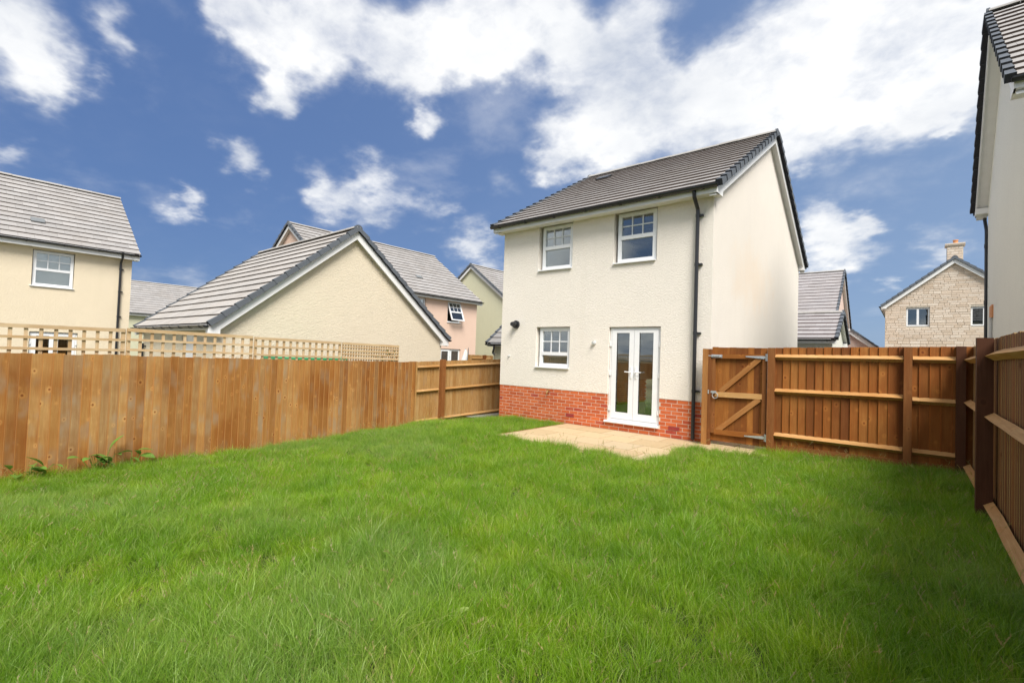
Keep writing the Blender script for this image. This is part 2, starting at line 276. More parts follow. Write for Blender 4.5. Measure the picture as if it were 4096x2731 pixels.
M = dict(
    cream=m_render('cream_roughcast', (.885, .825, .74), 72, stain=.34),
    yellow=m_render('yellow_roughcast', (.84, .74, .57), 58, strength=1.),
    yellow2=m_render('warm_yellow_roughcast', (.82, .71, .53), 75),
    pink=m_render('pink_roughcast', (.76, .555, .44), 34),
    pink2=m_render('pale_pink_roughcast', (.75, .58, .50), 34),
    green=m_render('pale_green_roughcast', (.62, .61, .44), 34),
    white=m_render('off_white_roughcast', (.75, .74, .66), 34),
    grey=m_render('pale_grey_green_smooth_render', (.78, .77, .69), 24, strength=.22, streak=.5),
    upvc=m_plain('white_upvc', (.80, .81, .82), .28, .5, .02),
    whitewood=m_plain('white_fascia', (.80, .80, .79), .4, .4, .03),
    black=m_plain('black_gutter_plastic', (.022, .023, .026), .32, .5, .1),
    grn_plastic=m_plain('green_plastic', (.02, .30, .12), .35, .5, .08),
    greyp=m_plain('grey_plastic', (.20, .21, .21), .5, .4, .08),
    steel=m_plain('galvanised_steel', (.52, .54, .56), .38, .5, .12, .55, 40),
    brass=m_plain('brass', (.55, .40, .16), .35, .5, .1, .8, 40),
    lightgrey=m_plain('grey_fitting', (.55, .56, .55), .4, .5, .05),
    dark=m_plain('dark_room', (.16, .16, .155), .9, .1, .05),
    cloth=m_plain('parasol_cloth', (.70, .70, .68), .8, .1, .08),
    darkcloth=m_plain('parasol_dark_cloth', (.16, .16, .16), .8, .1, .08),
    blind=m_plain('white_blind', (.92, .93, .92), .5, .3, .03),
    terracotta=m_plain('terracotta', (.60, .27, .12), .7, .2, .12, 0, 20),
    slate=m_tile('dark_verge_plastic', (.12, .135, .155), (.03, .03, .035), .1),
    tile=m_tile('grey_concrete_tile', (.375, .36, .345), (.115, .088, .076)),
    tile_b=m_tile('smooth_grey_tile', (.44, .415, .385), (.10, .082, .072)),
    tile_far=m_tile('pale_mauve_tile', (.37, .35, .35), (.11, .055, .05)),
    ridge=m_tile('grey_ridge_tile', (.40, .385, .365), (.2, .19, .18)),
    mortar=m_plain('pale_mortar', (.68, .55, .45), .9, .1, .12, 0, 25),
    stonemortar=m_plain('buff_mortar', (.56, .50, .41), .9, .1, .1, 0, 25),
    brick=m_brick(), slab=m_slab(), glass=m_glass(), grass=m_grass(), soil=m_soil(),
    stone=m_stone('buff_stone_block', [(0, (.60, .49, .38)), (.35, (.68, .57, .46)), (.7, (.73, .64, .54)), (1, (.64, .54, .44))]),
    gravel=m_stone('grey_gravel', [(0, (.16, .16, .16)), (1, (.30, .29, .28))]),
    w_left=m_wood('honey_fence_board', [(.46, .235, .072), (.52, .285, .095), (.37, .175, .05), (.46, .29, .13), (.56, .33, .125), (.43, .21, .062), (.43, .295, .16)], 1., .5, band=.0655, blotch=(.80, .66, .52), edge=(.52, .275, .095)),
    w_back=m_wood('golden_fence_board', [(.50, .31, .12), (.42, .24, .085), (.55, .36, .16), (.46, .28, .11)], .6, .2),
    w_gate=m_wood('brown_fence_board', [(.27, .100, .020), (.40, .165, .036), (.17, .058, .014), (.35, .140, .030), (.29, .110, .024), (.43, .19, .046), (.22, .080, .018)], .9, band=.065, blotch=(.8, .7, .6)),
    w_right=m_wood('red_brown_fence_board', [(.20, .076, .020), (.25, .10, .028), (.14, .05, .014), (.21, .085, .023), (.12, .042, .013)], .7, edge=(.58, .40, .18)),
    w_rail=m_wood('pale_rail_timber', [(.58, .34, .13), (.62, .38, .16), (.54, .30, .11)], .6, .1),
    w_post=m_wood('brown_post_timber', [(.24, .095, .028), (.29, .12, .036), (.21, .082, .024)], .8),
    w_brace=m_wood('brace_timber', [(.40, .19, .06), (.44, .21, .07)], .7),
    w_dark=m_wood('dark_post_timber', [(.085, .032, .014), (.10, .040, .018)], .6),
    w_lat=m_wood('pale_trellis_lath', [(.60, .46, .28), (.66, .52, .34), (.54, .41, .25)], .4, .1),
    leaf=m_leaf('dock_leaf', (.16, .30, .05)), leaf2=m_leaf('pale_leaf', (.34, .44, .12)), shrub=m_leaf('shrub_leaf', (.09, .17, .035)),
)

# ------------------------------------------------------------------ mesh helpers
class MB:
    def __init__(s): s.v = []; s.f = []; s.a = {}
    def quad(s, *p):
        i = len(s.v); s.v += [tuple(q) for q in p]; s.f.append(tuple(range(i, i+len(p))))
    def box(s, x0, x1, y0, y1, z0, z1):
        i = len(s.v); s.v += [(x0,y0,z0),(x1,y0,z0),(x1,y1,z0),(x0,y1,z0),(x0,y0,z1),(x1,y0,z1),(x1,y1,z1),(x0,y1,z1)]
        s.f += [tuple(i+k for k in f) for f in ((0,3,2,1),(4,5,6,7),(0,1,5,4),(1,2,6,5),(2,3,7,6),(3,0,4,7))]; return s
    def hexa(s, pts):
        i = len(s.v); s.v += [tuple(p) for p in pts]
        s.f += [tuple(i+k for k in f) for f in ((0,3,2,1),(4,5,6,7),(0,1,5,4),(1,2,6,5),(2,3,7,6),(3,0,4,7))]; return s
    def prism(s, poly, fn, a, b):
        n = len(poly); i = len(s.v)
        s.v += [tuple(fn(p, a)) for p in poly] + [tuple(fn(p, b)) for p in poly]
        s.f.append(tuple(i+k for k in reversed(range(n)))); s.f.append(tuple(i+n+k for k in range(n)))
        for k in range(n): s.f.append((i+k, i+(k+1) % n, i+n+(k+1) % n, i+n+k))
        return s
    def tube(s, pts, r, n=10, caps=True, radii=None):
        pts = [Vector(p) for p in pts]; i0 = len(s.v); prev = None
        for k, p in enumerate(pts):
            t = (pts[min(k+1, len(pts)-1)] - pts[max(k-1, 0)]).normalized()
            a = Vector((0, 0, 1)) if abs(t.z) < .9 else Vector((1, 0, 0))
            if prev is not None: a = prev
            x = (a - t*a.dot(t)).normalized(); prev = x; y = t.cross(x); q = radii[k] if radii else r
            for j in range(n):
                an = 2*math.pi*j/n; s.v.append(tuple(p + (x*math.cos(an) + y*math.sin(an))*q))
        for k in range(len(pts)-1):
            for j in range(n):
                a = i0+k*n+j; b = i0+k*n+(j+1) % n; s.f.append((a, b, b+n, a+n))
        if caps:
            s.f.append(tuple(i0+j for j in reversed(range(n)))); e = i0+(len(pts)-1)*n; s.f.append(tuple(e+j for j in range(n)))
        return s
    def mesh(s, name, mat, smooth=False):
        m = bpy.data.meshes.new(name); m.from_pydata(s.v, [], s.f)
        m.materials.append(mat)
        if smooth: m.polygons.foreach_set('use_smooth', [True]*len(m.polygons))
        m.update(); return m
def fixn(m):
    import bmesh
    b = bmesh.new(); b.from_mesh(m); bmesh.ops.recalc_face_normals(b, faces=b.faces); b.to_mesh(m); b.free(); return m
def O(name, data, parent=None, mat=None, loc=None):
    o = bpy.data.objects.new(name, data); COL.objects.link(o)
    if parent is not None: o.parent = parent
    if mat is not None: o.matrix_local = mat
    elif loc is not None: o.location = loc
    return o
def part(name, mb, mat, parent, mtx=None, smooth=False, kind=None, label=None):
    o = O(name, fixn(mb.mesh(name, mat, smooth)), parent, mtx)
    if kind: o['kind'] = kind
    if label: o['label'] = label
    return o
def thing(name, label, cat, loc=(0, 0, 0), rz=0., group=None):
    o = bpy.data.objects.new(name, None); COL.objects.link(o); o.empty_display_size = .2
    o.location = loc; o.rotation_euler = (0, 0, rz); o['label'] = label; o['category'] = cat
    if group: o['group'] = group
    return o
def struct(name, mb, mat):
    o = O(name, mb.mesh(name, mat)); o['kind'] = 'structure'; return o
def rotz(a): return Matrix.Rotation(a, 4, 'Z')
T = Matrix.Translation

# ------------------------------------------------------------------ ground shapes
def lerp(x, xs, ys): return float(np.interp(x, xs, ys))
def sm(a, b, x):
    t = min(1, max(0, (x-a)/(b-a))); return t*t*(3-2*t)
def gz(x, y):
    g1 = lerp(x, [-9.6, -7.5, -5, -3, -1, .6, 2], [-.46, -.33, -.17, -.08, .0, .10, .12])
    g2 = lerp(x, [-9.6, -8.6, -7.6, -6.6, -3, 0, .6, 2], [-.33, -.24, -.07, -.04, -.03, .06, .11, .12])
    t = sm(4.0, 6.9, y); return g1*(1-t) + g2*t + .018*mn.noise((x*.9, y*.9, 0))

g = MB(); g.quad((-900, -900, -.62), (900, -900, -.62), (900, 900, -.62), (-900, 900, -.62)); struct('ground', g, m_plain('far_ground', (.10, .11, .06), .95, .1, .2, 0, .3))
nx, ny = 84, 130; X0, X1, Y0, Y1 = -9.45, .68, -3.3, 12.4
V = [(X0+(X1-X0)*i/nx, Y0+(Y1-Y0)*j/ny, 0) for j in range(ny+1) for i in range(nx+1)]
V = [(x, y, gz(x, y) - (.12 if (-6.12 < x < -2.98 and y > 6.8) or (y > 8.7 and x < -1.7 and x > -6.1) else 0)) for x, y, _ in V]
g = MB(); g.v = V; g.f = [(j*(nx+1)+i, j*(nx+1)+i+1, (j+1)*(nx+1)+i+1, (j+1)*(nx+1)+i) for j in range(ny) for i in range(nx)]
lawn = struct('lawn', g, M['soil'])

# ------------------------------------------------------------------ windows
def wmtx(side, L, W):
    if side == 'front': return Matrix.Identity(4)
    if side == 'g0': return T((0, W, 0)) @ rotz(-math.pi/2)
    if side == 'g1': return T((L, 0, 0)) @ rotz(math.pi/2)
def frame_ring(mb, a0, a1, z0, z1, t, d0, d1):
    mb.box(a0, a1, d0, d1, z1-t, z1); mb.box(a0, a1, d0, d1, z0, z0+t)
    mb.box(a0, a0+t, d0, d1, z0+t, z1-t); mb.box(a1-t, a1, d0, d1, z0+t, z1-t)
def window(house, side, a0, a1, z0, z1, L, W, style='sash', split=None, sill=.06, depth=.07, bars=(3, 2), blind=False, label=None, lowbars=None):
    X = wmtx(side, L, W); mb = MB(); t = .062; d = depth
    if style in ('sash', 'open'): zs = split if split else z0+(z1-z0)*.53
    swing = Matrix.Identity(4)
    if style == 'open':
        frame_ring(mb, a0, a1, z0, z1, .05, d, d+.06)
        win = part('window', mb, M['upvc'], house, X, label=label)
        swing = T((0, d, z1)) @ Matrix.Rotation(R(-22), 4, 'X') @ T((0, -d, -z1))
        mb = MB(); frame_ring(mb, a0+.01, a1-.01, z0+.01, z1-.01, t, d-.03, d+.02); mb.box(a0+t, a1-t, d-.03, d+.02, zs-.035, zs+.035)
        part('casement', mb, M['upvc'], win, swing)
    elif style == 'sash':
        frame_ring(mb, a0, a1, z0, z1, t+.02, d, d+.07); mb.box(a0+t+.02, a1-t-.02, d-.012, d+.06, zs-.04, zs+.04)
        mb.box((a0+a1)/2-.14, (a0+a1)/2+.14, d-.012, d, z1-.045, z1-.028)
        win = part('window', mb, M['upvc'], house, X, label=label)
    elif style == 'double':
        frame_ring(mb, a0, a1, z0, z1, .07, d, d+.07); c = (a0+a1)/2; mb.box(c-.05, c+.05, d-.01, d+.06, z0+.07, z1-.07)
        win = part('window', mb, M['upvc'], house, X, label=label)
    pf = .09 if style != 'open' else .075
    dd_ = d+.03 if style != 'open' else d-.005
    if style in ('sash', 'open'):
        panes = [(zs+.04, z1-t-.015), (z0+t+.015, zs-.04)]
        for q0, q1 in panes: part('pane', MB().box(a0+pf-.012, a1-pf+.012, dd_, dd_+.006, q0, q1), M['glass'], win, swing)
        q0, q1 = panes[0]; b0, b1 = a0+pf-.01, a1-pf+.01
        for k in range(1, bars[0]):
            x = b0+(b1-b0)*k/bars[0]; part('glazing_bar', MB().box(x-.011, x+.011, dd_-.012, dd_-.001, q0, q1), M['upvc'], win, swing)
        for k in range(1, bars[1]):
            z = q0+(q1-q0)*k/bars[1]; part('glazing_bar', MB().box(b0, b1, dd_-.013, dd_-.002, z-.011, z+.011), M['upvc'], win, swing)
    else:
        c = (a0+a1)/2
        for p0, p1 in ((a0+.07, c-.05), (c+.05, a1-.07)):
            part('pane', MB().box(p0, p1, dd_, dd_+.006, z0+.07, z1-.07), M['glass'], win)
    if sill: part('sill', MB().prism([(-.05, z0-.005), (-.05, z0-.03), (d+.05, z0-.03), (d+.05, z0+.0)], lambda p, u: (u, p[0], p[1]), a0-sill, a1+sill*.4), M['upvc'], win)
    if blind:
        n = 24
        for k in range(n):
            z = z0+.08+(z1-z0-.16)*k/(n-1); part('blind_slat', MB().box(a0+.07, a1-.07, d+.08, d+.088, z-.006, z+.034), M['blind'], win)
    return win

# ------------------------------------------------------------------ tiles
def tile_mesh(name, wd, ln, mat, lift=.046, thick=.038):
    mb = MB(); h = wd/2-.0015; n0, n1 = lift, .006
    mb.hexa([(-h, 0, n0-thick), (h, 0, n0-thick), (h, ln, n1-thick*.75), (-h, ln, n1-thick*.75), (-h, 0, n0), (h, 0, n0), (h, ln, n1), (-h, ln, n1)])
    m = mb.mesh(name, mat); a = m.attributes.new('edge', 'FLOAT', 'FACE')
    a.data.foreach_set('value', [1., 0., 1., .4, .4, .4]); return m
TM = {}
def get_tile(wd, ln, mat, key):
    k = (round(wd, 3), round(ln, 3), key)
    if k not in TM: TM[k] = tile_mesh('tile', wd, ln, mat)
    return TM[k]
CAM = Vector((0, 0, 1.522))
def roof_plane(roof, Mp, Mw, U, Ls, sp, tw, mat, key, limit, half_lo=0.):
    """Tiles over a slope of length Ls and width U; the limit largest ones are parts, the rest one mass."""
    nc = max(1, round(Ls/sp)); sp = Ls/nc; items = []
    for k in range(nc):
        off = (k % 2)*tw/2; x = -off
        while x < U-.02:
            a, b = max(0, x), min(U, x+tw)
            if b-a > .05: items.append((a, b, k*sp))
            x += tw
    me = get_tile(tw, sp+.055, mat, key)
    def dist(it): return (Mw @ Vector(((it[0]+it[1])/2, it[2]+.15, 0)) - CAM).length
    items.sort(key=dist); rest = items[limit:]
    for a, b, d in items[:limit]:
        O('tile', me, roof, Mp @ T(((a+b)/2, d, rnd.uniform(-.0012, .0012))) @ Matrix.Diagonal((((b-a)/tw), 1, 1, 1)))
    if rest:
        mb = MB(); ev = []
        n0, n1, th = .046, .006, .038; ln = sp+.055
        for a, b, d in rest:
            a += .0015; b -= .0015
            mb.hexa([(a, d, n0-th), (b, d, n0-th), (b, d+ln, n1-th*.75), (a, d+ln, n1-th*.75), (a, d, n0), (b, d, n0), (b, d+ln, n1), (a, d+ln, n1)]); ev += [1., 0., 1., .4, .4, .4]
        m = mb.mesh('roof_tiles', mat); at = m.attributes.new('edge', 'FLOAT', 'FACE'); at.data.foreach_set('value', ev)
        o = O('roof_tiles', m, roof, Mp); o['kind'] = 'stuff'
    return sp, nc

def panel_mesh(mb, a0, a1, z0, z1, ops, th, X):
    """A wall panel with real openings: outer skin, inner skin and reveals."""
    As = sorted({a0, a1} | {min(max(q, a0), a1) for o in ops for q in (o[0], o[1])}); Zs = sorted({z0, z1} | {min(max(q, z0), z1) for o in ops for q in (o[2], o[3])})
    def hole(a, z): return any(o[0] < a < o[1] and o[2] < z < o[3] for o in ops)
    def P(a, d, z): return X @ Vector((a, d, z))
    na, nz_ = len(As)-1, len(Zs)-1
    H = [[hole((As[i]+As[i+1])/2, (Zs[j]+Zs[j+1])/2) for j in range(nz_)] for i in range(na)]
    for i in range(na):
        for j in range(nz_):
            a, b, c, d = As[i], As[i+1], Zs[j], Zs[j+1]
            if not H[i][j]:
                mb.quad(P(a, 0, c), P(b, 0, c), P(b, 0, d), P(a, 0, d)); mb.quad(P(a, th, c), P(a, th, d), P(b, th, d), P(b, th, c))
            else:
                if i > 0 and not H[i-1][j]: mb.quad(P(a, 0, c), P(a, 0, d), P(a, th, d), P(a, th, c))
                if i < na-1 and not H[i+1][j]: mb.quad(P(b, 0, c), P(b, th, c), P(b, th, d), P(b, 0, d))
                if j > 0 and not H[i][j-1]: mb.quad(P(a, 0, c), P(a, th, c), P(b, th, c), P(b, 0, c))
                if j < nz_-1 and not H[i][j+1]: mb.quad(P(a, 0, d), P(b, 0, d), P(b, th, d), P(a, th, d))

def house(name, label, x, y, rot, L, W, zb, zw, ze, zr, ov, vo, wmat, tmat='tile', tkey=None, ops={}, lim=(300, 0), sp=.33, tw=.33, verge=(1, 1), gutter=(1, 1), plinth=None,
          verge_lim=True, stone=False, cap=0, cat='house', bh=.23, gap=.9, kz=.025):
    """A gabled building. Local u runs along the eaves, v across; v = 0 is the front, u = 0 the left gable."""
    h = thing(name, label, cat, (x, y, 0), rot); HW = T((x, y, 0)) @ rotz(rot)
    half = W/2+ov; sl_ = (zr-ze)/half; th_ = math.atan(sl_); Ls = half/math.cos(th_)
    z_at = ze + sl_*ov - .075
    # walls
    mb = MB(); t = .28; z0 = plinth if plinth is not None else zb
    for side in ('front', 'g0', 'g1'):
        n = L if side == 'front' else W
        panel_mesh(mb, 0, n, z0, z_at, ops.get(side, []), t, wmtx(side, L, W))
    mb.quad((0, W, z0), (0, W, z_at), (L, W, z_at), (L, W, z0))
    for u in (0, L): mb.quad((u, 0, z_at), (u, W/2, z_at+sl_*W/2), (u, W, z_at))
    wall = part('wall', mb, wmat, h) if not stone else part('wall', mb, M['stonemortar'], h)
    mb = MB(); mb.quad((.3, .3, zb), (L-.3, .3, zb), (L-.3, W-.05, zb), (.3, W-.05, zb))
    if zw > 3.5: mb.box(.29, L-.29, .29, W-.05, zb+(zw-zb)*.5-.1, zb+(zw-zb)*.5+.1)
    part('inner_floor', mb, M['dark'], h)
    # roof
    U = L+2*vo
    rb = MB()
    for s_ in (0, 1):
        vv = (lambda v: v) if s_ == 0 else (lambda v: W-v)
        rb.quad((-vo+.02, vv(-ov+.03), ze-.045+.03*sl_), (U-vo-.02, vv(-ov+.03), ze-.045+.03*sl_), (U-vo-.02, W/2, zr-.045), (-vo+.02, W/2, zr-.045))
    roof = part('roof', rb, M['black'], h)
    planes = []
    for s_ in (0, 1):
        if s_ == 0: Mp = T((-vo, -ov, ze)) @ Matrix.Rotation(th_, 4, 'X')
        else: Mp = T((L+vo, W+ov, ze)) @ rotz(math.pi) @ Matrix.Rotation(th_, 4, 'X')
        planes.append(Mp)
        tsp, nc = roof_plane(roof, Mp @ T((0, 0, -.04)), HW @ Mp, U, Ls-.06, sp, tw, M[tmat], tkey or tmat, lim[s_])
    # verge tiles
    vm = MB(); lnv = tsp+.03
    vm.hexa([(-.06, 0, -.085), (.06, 0, -.085), (.045, lnv, -.10), (-.045, lnv, -.10), (-.06, 0, .04), (.06, 0, .04), (.045, lnv, .004), (-.045, lnv, .004)])
    vme = vm.mesh('verge_tile', M['slate']); at = vme.attributes.new('edge', 'FLOAT', 'FACE'); at.data.foreach_set('value', [1., 0., .8, 0., .3, 0.])
    for e in (0, 1):
        for s_ in (0, 1):
            if not verge[e]: continue
            left = (e == 0) == (s_ == 0); ux = -.015 if left else U+.015
            for k in range(nc):
                O('verge_tile', vme, roof, planes[s_] @ T((ux, k*tsp-.012, 0)))
    # ridge tiles
    arc = [(math.cos(a)*.135, math.sin(a)*.085) for a in [math.pi*i/8 for i in range(9)]]
    arc2 = [(c*.86, s*.80) for c, s in reversed(arc)]
    rm = MB().prism(arc+arc2, lambda p, u: (u, p[0]*(1+.0*u), p[1]), 0, .445)
    rme = fixn(rm.mesh('ridge_tile', M['ridge'], False)); at = rme.attributes.new('edge', 'FLOAT', 'FACE')
    nr = max(1, round(U/.45)); q = U/nr
    for k in range(nr): O('ridge_tile', rme, roof, T((-vo+k*q, W/2, zr-.055+rnd.uniform(-.004, .004))) @ Matrix.Rotation(rnd.uniform(-.006, .006), 4, 'Z') @ Matrix.Diagonal((q/.45, 1, 1, 1)))
    for e in (0, 1):
        if verge[e]:
            u_ = -vo-.03 if e == 0 else L+vo-.02
            cp = MB().prism([(math.cos(a)*.125, max(-.09, math.sin(a)*.10)) for a in [2*math.pi*i/14 for i in range(14)]], lambda p, u: (u, W/2+p[0], zr-.045+p[1]), u_, u_+.05)
            m_ = part('ridge_end_cap', cp, M['slate'], roof)
    # bargeboards and verge soffits
    for e in (0, 1):
        b0 = -vo+.02 if e == 0 else L+vo-.042; dn = .13/math.cos(th_)
        bb = MB(); vert = bh/math.cos(th_)
        def zz(v): return ze+sl_*(min(v, W-v)+ov)-.04
        for va, vb in ((-ov+.01, W/2), (W/2, W+ov-.01)):
            lo = zw-kz; ve, vc = (va, vb) if va < 0 else (vb, va); sg_ = 1 if va < 0 else -1
            vx = ve+sg_*max(.005, (lo-(zz(ve)-vert))/sl_)
            bb.prism([(ve, lo), (vx, max(lo, zz(vx)-vert)), (vc, zz(vc)-vert), (vc, zz(vc)), (ve, zz(ve))], lambda p, u: (u, p[0], p[1]), b0, b0+.022)
        part('bargeboard', bb, M['whitewood'], h)
        sb = MB(); s0, s1 = (b0+.022, 0) if e == 0 else (L, b0)
        for va, vb in ((-ov+.03, W/2), (W/2, W+ov-.03)):
            sb.hexa([(s0, va, zz(va)-vert+.05+(0 if va > 0 else 0)), (s1, va, zz(va)-vert+.05), (s1, vb, zz(vb)-vert+.05), (s0, vb, zz(vb)-vert+.05), (s0, va, zz(va)-vert+.07), (s1, va, zz(va)-vert+.07), (s1, vb, zz(vb)-vert+.07), (s0, vb, zz(vb)-vert+.07)])
        part('verge_soffit', sb, M['whitewood'], h)
        for v0, v1 in ((-ov+.013, .06), (W-.06, W+ov-.013)):
            kb = MB()
            u0, u1 = (b0-.003, 0.) if e == 0 else (L, b0+.025)
            zt = zz(v0 if v0 < W/2 else v1)-.02
            kb.box(u0, u1, v0, v1, zw-kz, zt)
            part('eaves_box_end', kb, M['whitewood'], h)
    for s_ in (0, 1):
        vv = (lambda v: v) if s_ == 0 else (lambda v: W-v)
        fb = MB(); a, b = sorted((vv(-ov+.02), vv(-ov+.042))); fb.box(-.001, L+.001, a, b, zw-.02, ze+.0)
        part('fascia', fb, M['whitewood'], h)
        fb = MB(); a, b = sorted((vv(-ov+.042), vv(.0))); fb.box(0, L, a, b, zw, zw+.015)
        part('soffit', fb, M['whitewood'], h)
        if gutter[s_]:
            c = (vv(-ov-.045), ze-.055); r = .058
            pr = [(c[0]+r*math.cos(a), c[1]+r*math.sin(a)) for a in [math.pi+math.pi*i/8 for i in range(9)]]
            pr += [(c[0]+(r-.008)*math.cos(a), c[1]+(r-.008)*math.sin(a)) for a in [math.pi+math.pi*i/8 for i in range(8, -1, -1)]]
            gb = MB().prism(pr, lambda p, u: (u, p[0], p[1]), -vo-.01, L+vo+.01)
            for uq in (-vo-.01, L+vo): gb.prism([(c[0]+r*math.cos(a), c[1]+r*math.sin(a)) for a in [math.pi+math.pi*i/8 for i in range(9)]], lambda p, u: (u, p[0], p[1]), uq, uq+.01)
            gu = part('gutter', gb, M['black'], h)
            if s_ == 0:
                nb = max(2, round(L/gap))
                for k in range(nb+1):
                    ub = .1+(L-.2)*k/nb; R_ = r+.012
                    br = MB().prism([(c[0]+R_*math.cos(a), c[1]+R_*math.sin(a)) for a in [math.pi+math.pi*i/8 for i in range(9)]] + [(c[0]+r*math.cos(a), c[1]+r*math.sin(a)) for a in [math.pi+math.pi*i/8 for i in range(8, -1, -1)]], lambda p, u: (u, p[0], p[1]), ub-.022, ub+.022)
                    part('gutter_bracket', br, M['black'], gu)
    return h, HW, roof, planes, dict(L=L, W=W, Ls=Ls, th=th_, tsp=tsp)

def downpipe(h, u, v, ztop, zbot, ov, brk=(), r=.036, swan=True):
    pts = [(u, v-ov-.045+.05, ztop-.07), (u, v-ov-.045+.05, ztop-.2)] if swan else []
    if swan: pts += [(u, v-ov+.02, ztop-.27), (u, v-.075, ztop-.45)]
    pts += [(u, v-.065, ztop-.55), (u, v-.065, zbot)]
    p = part('downpipe', MB().tube(pts, r, 12), M['black'], h, smooth=False)
    for z in brk:
        part('pipe_bracket', MB().box(u+.02, u+.095, v-.06, v-.001, z-.018, z+.018).tube([(u, v-.065, z-.03), (u, v-.065, z+.03)], r+.005, 12), M['black'], p)
    return p

def french_door(h, L, W, a0, a1, z0, z1, split, d=.06, threshold=True, side_light=False):
    fr = MB(); frame_ring(fr, a0, a1, z0, z1, .05, d, d+.07)
    dr = part('door', fr, M['upvc'], h)
    for q0, q1, s_ in ((a0+.052, split-.004, 1), (split+.004, a1-.052, -1)):
        lf = MB(); st = .105 if (q1-q0) > .4 else .08; zt, zl = z1-.05-.002, z0+.052
        lf.box(q0, q0+st, d-.02, d+.045, zl, zt); lf.box(q1-st, q1, d-.02, d+.045, zl, zt)
        lf.box(q0+st, q1-st, d-.02, d+.045, zt-.06, zt); lf.box(q0+st, q1-st, d-.02, d+.045, zl, zl+.13)
        part('door_leaf', lf, M['upvc'], dr)
        part('pane', MB().box(q0+st-.003, q1-st+.003, d+.01, d+.016, zl+.127, zt-.057), M['glass'], dr)
        # black glazing gasket lines
        gk = MB(); e = .007
        for (x0, x1, zz0, zz1) in ((q0+st, q0+st+e, zl+.13, zt-.06), (q1-st-e, q1-st, zl+.13, zt-.06), (q0+st+e, q1-st-e, zl+.13, zl+.13+e), (q0+st+e, q1-st-e, zt-.06-e, zt-.06)): gk.box(x0, x1, d-.002, d+.009, zz0, zz1)
        part('gasket', gk, M['black'], dr)
        hx = (q1-.05) if s_ > 0 else (q0+.05); zh = z0+1.04
        hb = MB().box(hx-.016, hx+.016, d-.034, d-.02, zh-.13, zh+.11)
        xe = hx-s_*.125
        hb.tube([(hx, d-.03, zh), (hx, d-.07, zh), (hx-s_*.02, d-.075, zh), (xe, d-.075, zh+.004)], .011, 8)
        hb.box(hx-.006, hx+.006, d-.037, d-.034, zh-.1, zh-.07)
        part('handle', hb, M['upvc'], dr)
        hg = MB(); xh = q0-.03 if s_ > 0 else q1+.03
        for zq in (z0+.25, z0+1.0, z1-.35): hg.box(xh-.022, xh+.022, d-.028, d-.002, zq-.05, zq+.05)
        part('hinge', hg, M['upvc'], dr)
    if threshold:
        part('door_sill', MB().prism([(-.05, z0-.0), (-.06, z0-.035), (-.05, z0-.05), (d+.02, z0-.05), (d+.02, z0)], lambda p, u: (u, p[0], p[1]), a0-.05, a1+.01), M['upvc'], dr)
    return dr

# ------------------------------------------------------------------ the main house
HX, HY, HL, HWd = -8.119, 9.241, 5.222, 8.765
def hx(x): return x-HX
main_ops = [(hx(-7.0), hx(-6.03), 3.55, 4.66), (hx(-4.98), hx(-4.0), 3.53, 4.66), (hx(-7.0), hx(-6.03), 1.24, 2.21), (hx(-5.03), hx(-3.87), .15, 2.19)]
mh, MHW, mroof, mpl, mi = house('house', 'detached cream roughcast house with red brick base and white French doors', HX, HY, 0, HL, HWd, -.6, 4.64, 4.81, 7.53, .3, .16, M['cream'],
    'tile', None, {'front': main_ops}, (300, 0), .325, .33, plinth=.75)
# brick base: recessed mortar skin with single bricks standing out of it
mb = MB(); panel_mesh(mb, .014, HL-.014, -.6, .752, [(hx(-5.03), hx(-3.87), .15, 3)], .25, T((0, .010, 0)))
for u0 in (.014, HL-.014): mb.quad((u0, .010, -.6), (u0, HWd-.01, -.6), (u0, HWd-.01, .752), (u0, .010, .752))
plinth = part('brick_base', mb, M['mortar'], mh)
bm_ = MB().box(-.1075, .1075, 0, .02, 0, .0625); bme = fixn(bm_.mesh('brick', M['brick']))
nb_ = 0
for k in range(-2, 10):
    z = k*.075+.004; off = (k % 2)*.1125; x_ = -off
    while x_ < HL:
        a, b = max(.003, x_+.0065), min(HL-.003, x_+.2185)
        cuts = [(a, b)]
        if z > .10:
            d0, d1 = hx(-5.03), hx(-3.87)
            if b > d0 and a < d1: cuts = [(a, min(b, d0)), (max(a, d1), b)]
        for a_, b_ in cuts:
            if b_-a_ > .02:
                O('brick', bme, plinth, T(((a_+b_)/2, .006+rnd.uniform(-.0012, .0012), z)) @ Matrix.Diagonal(((b_-a_)/.215, 1, 1, 1))); nb_ += 1
        x_ += .225
sb = MB()
for u0, u1 in ((.003, .02), (HL-.02, HL-.003)):
    for k in range(-2, 10):
        z = k*.075+.004; y_ = .14-(k % 2)*.1125
        while y_ < HWd-.1: sb.box(u0, u1, max(.03, y_+.005), y_+.22, z, z+.0655); y_ += .225
part('gable_bricks', sb, M['brick'], plinth, kind='stuff')
window(mh, 'front', hx(-6.93), hx(-6.06), 3.585, 4.635, HL, HWd, split=4.11, label='upper window nearer the left corner of the house')
window(mh, 'front', hx(-4.91), hx(-4.04), 3.565, 4.635, HL, HWd, split=4.105, label='upper window above the French doors')
window(mh, 'front', hx(-6.93), hx(-6.05), 1.265, 2.195, HL, HWd, split=1.58, label='small kitchen window with a deeper barred upper half')
french_door(mh, HL, HWd, hx(-5.02), hx(-3.88), .2, 2.175, hx(-4.455))
downpipe(mh, hx(-3.17), 0, 4.87, .04, .3, (.95, 1.55+.5, 3.36, 4.3))
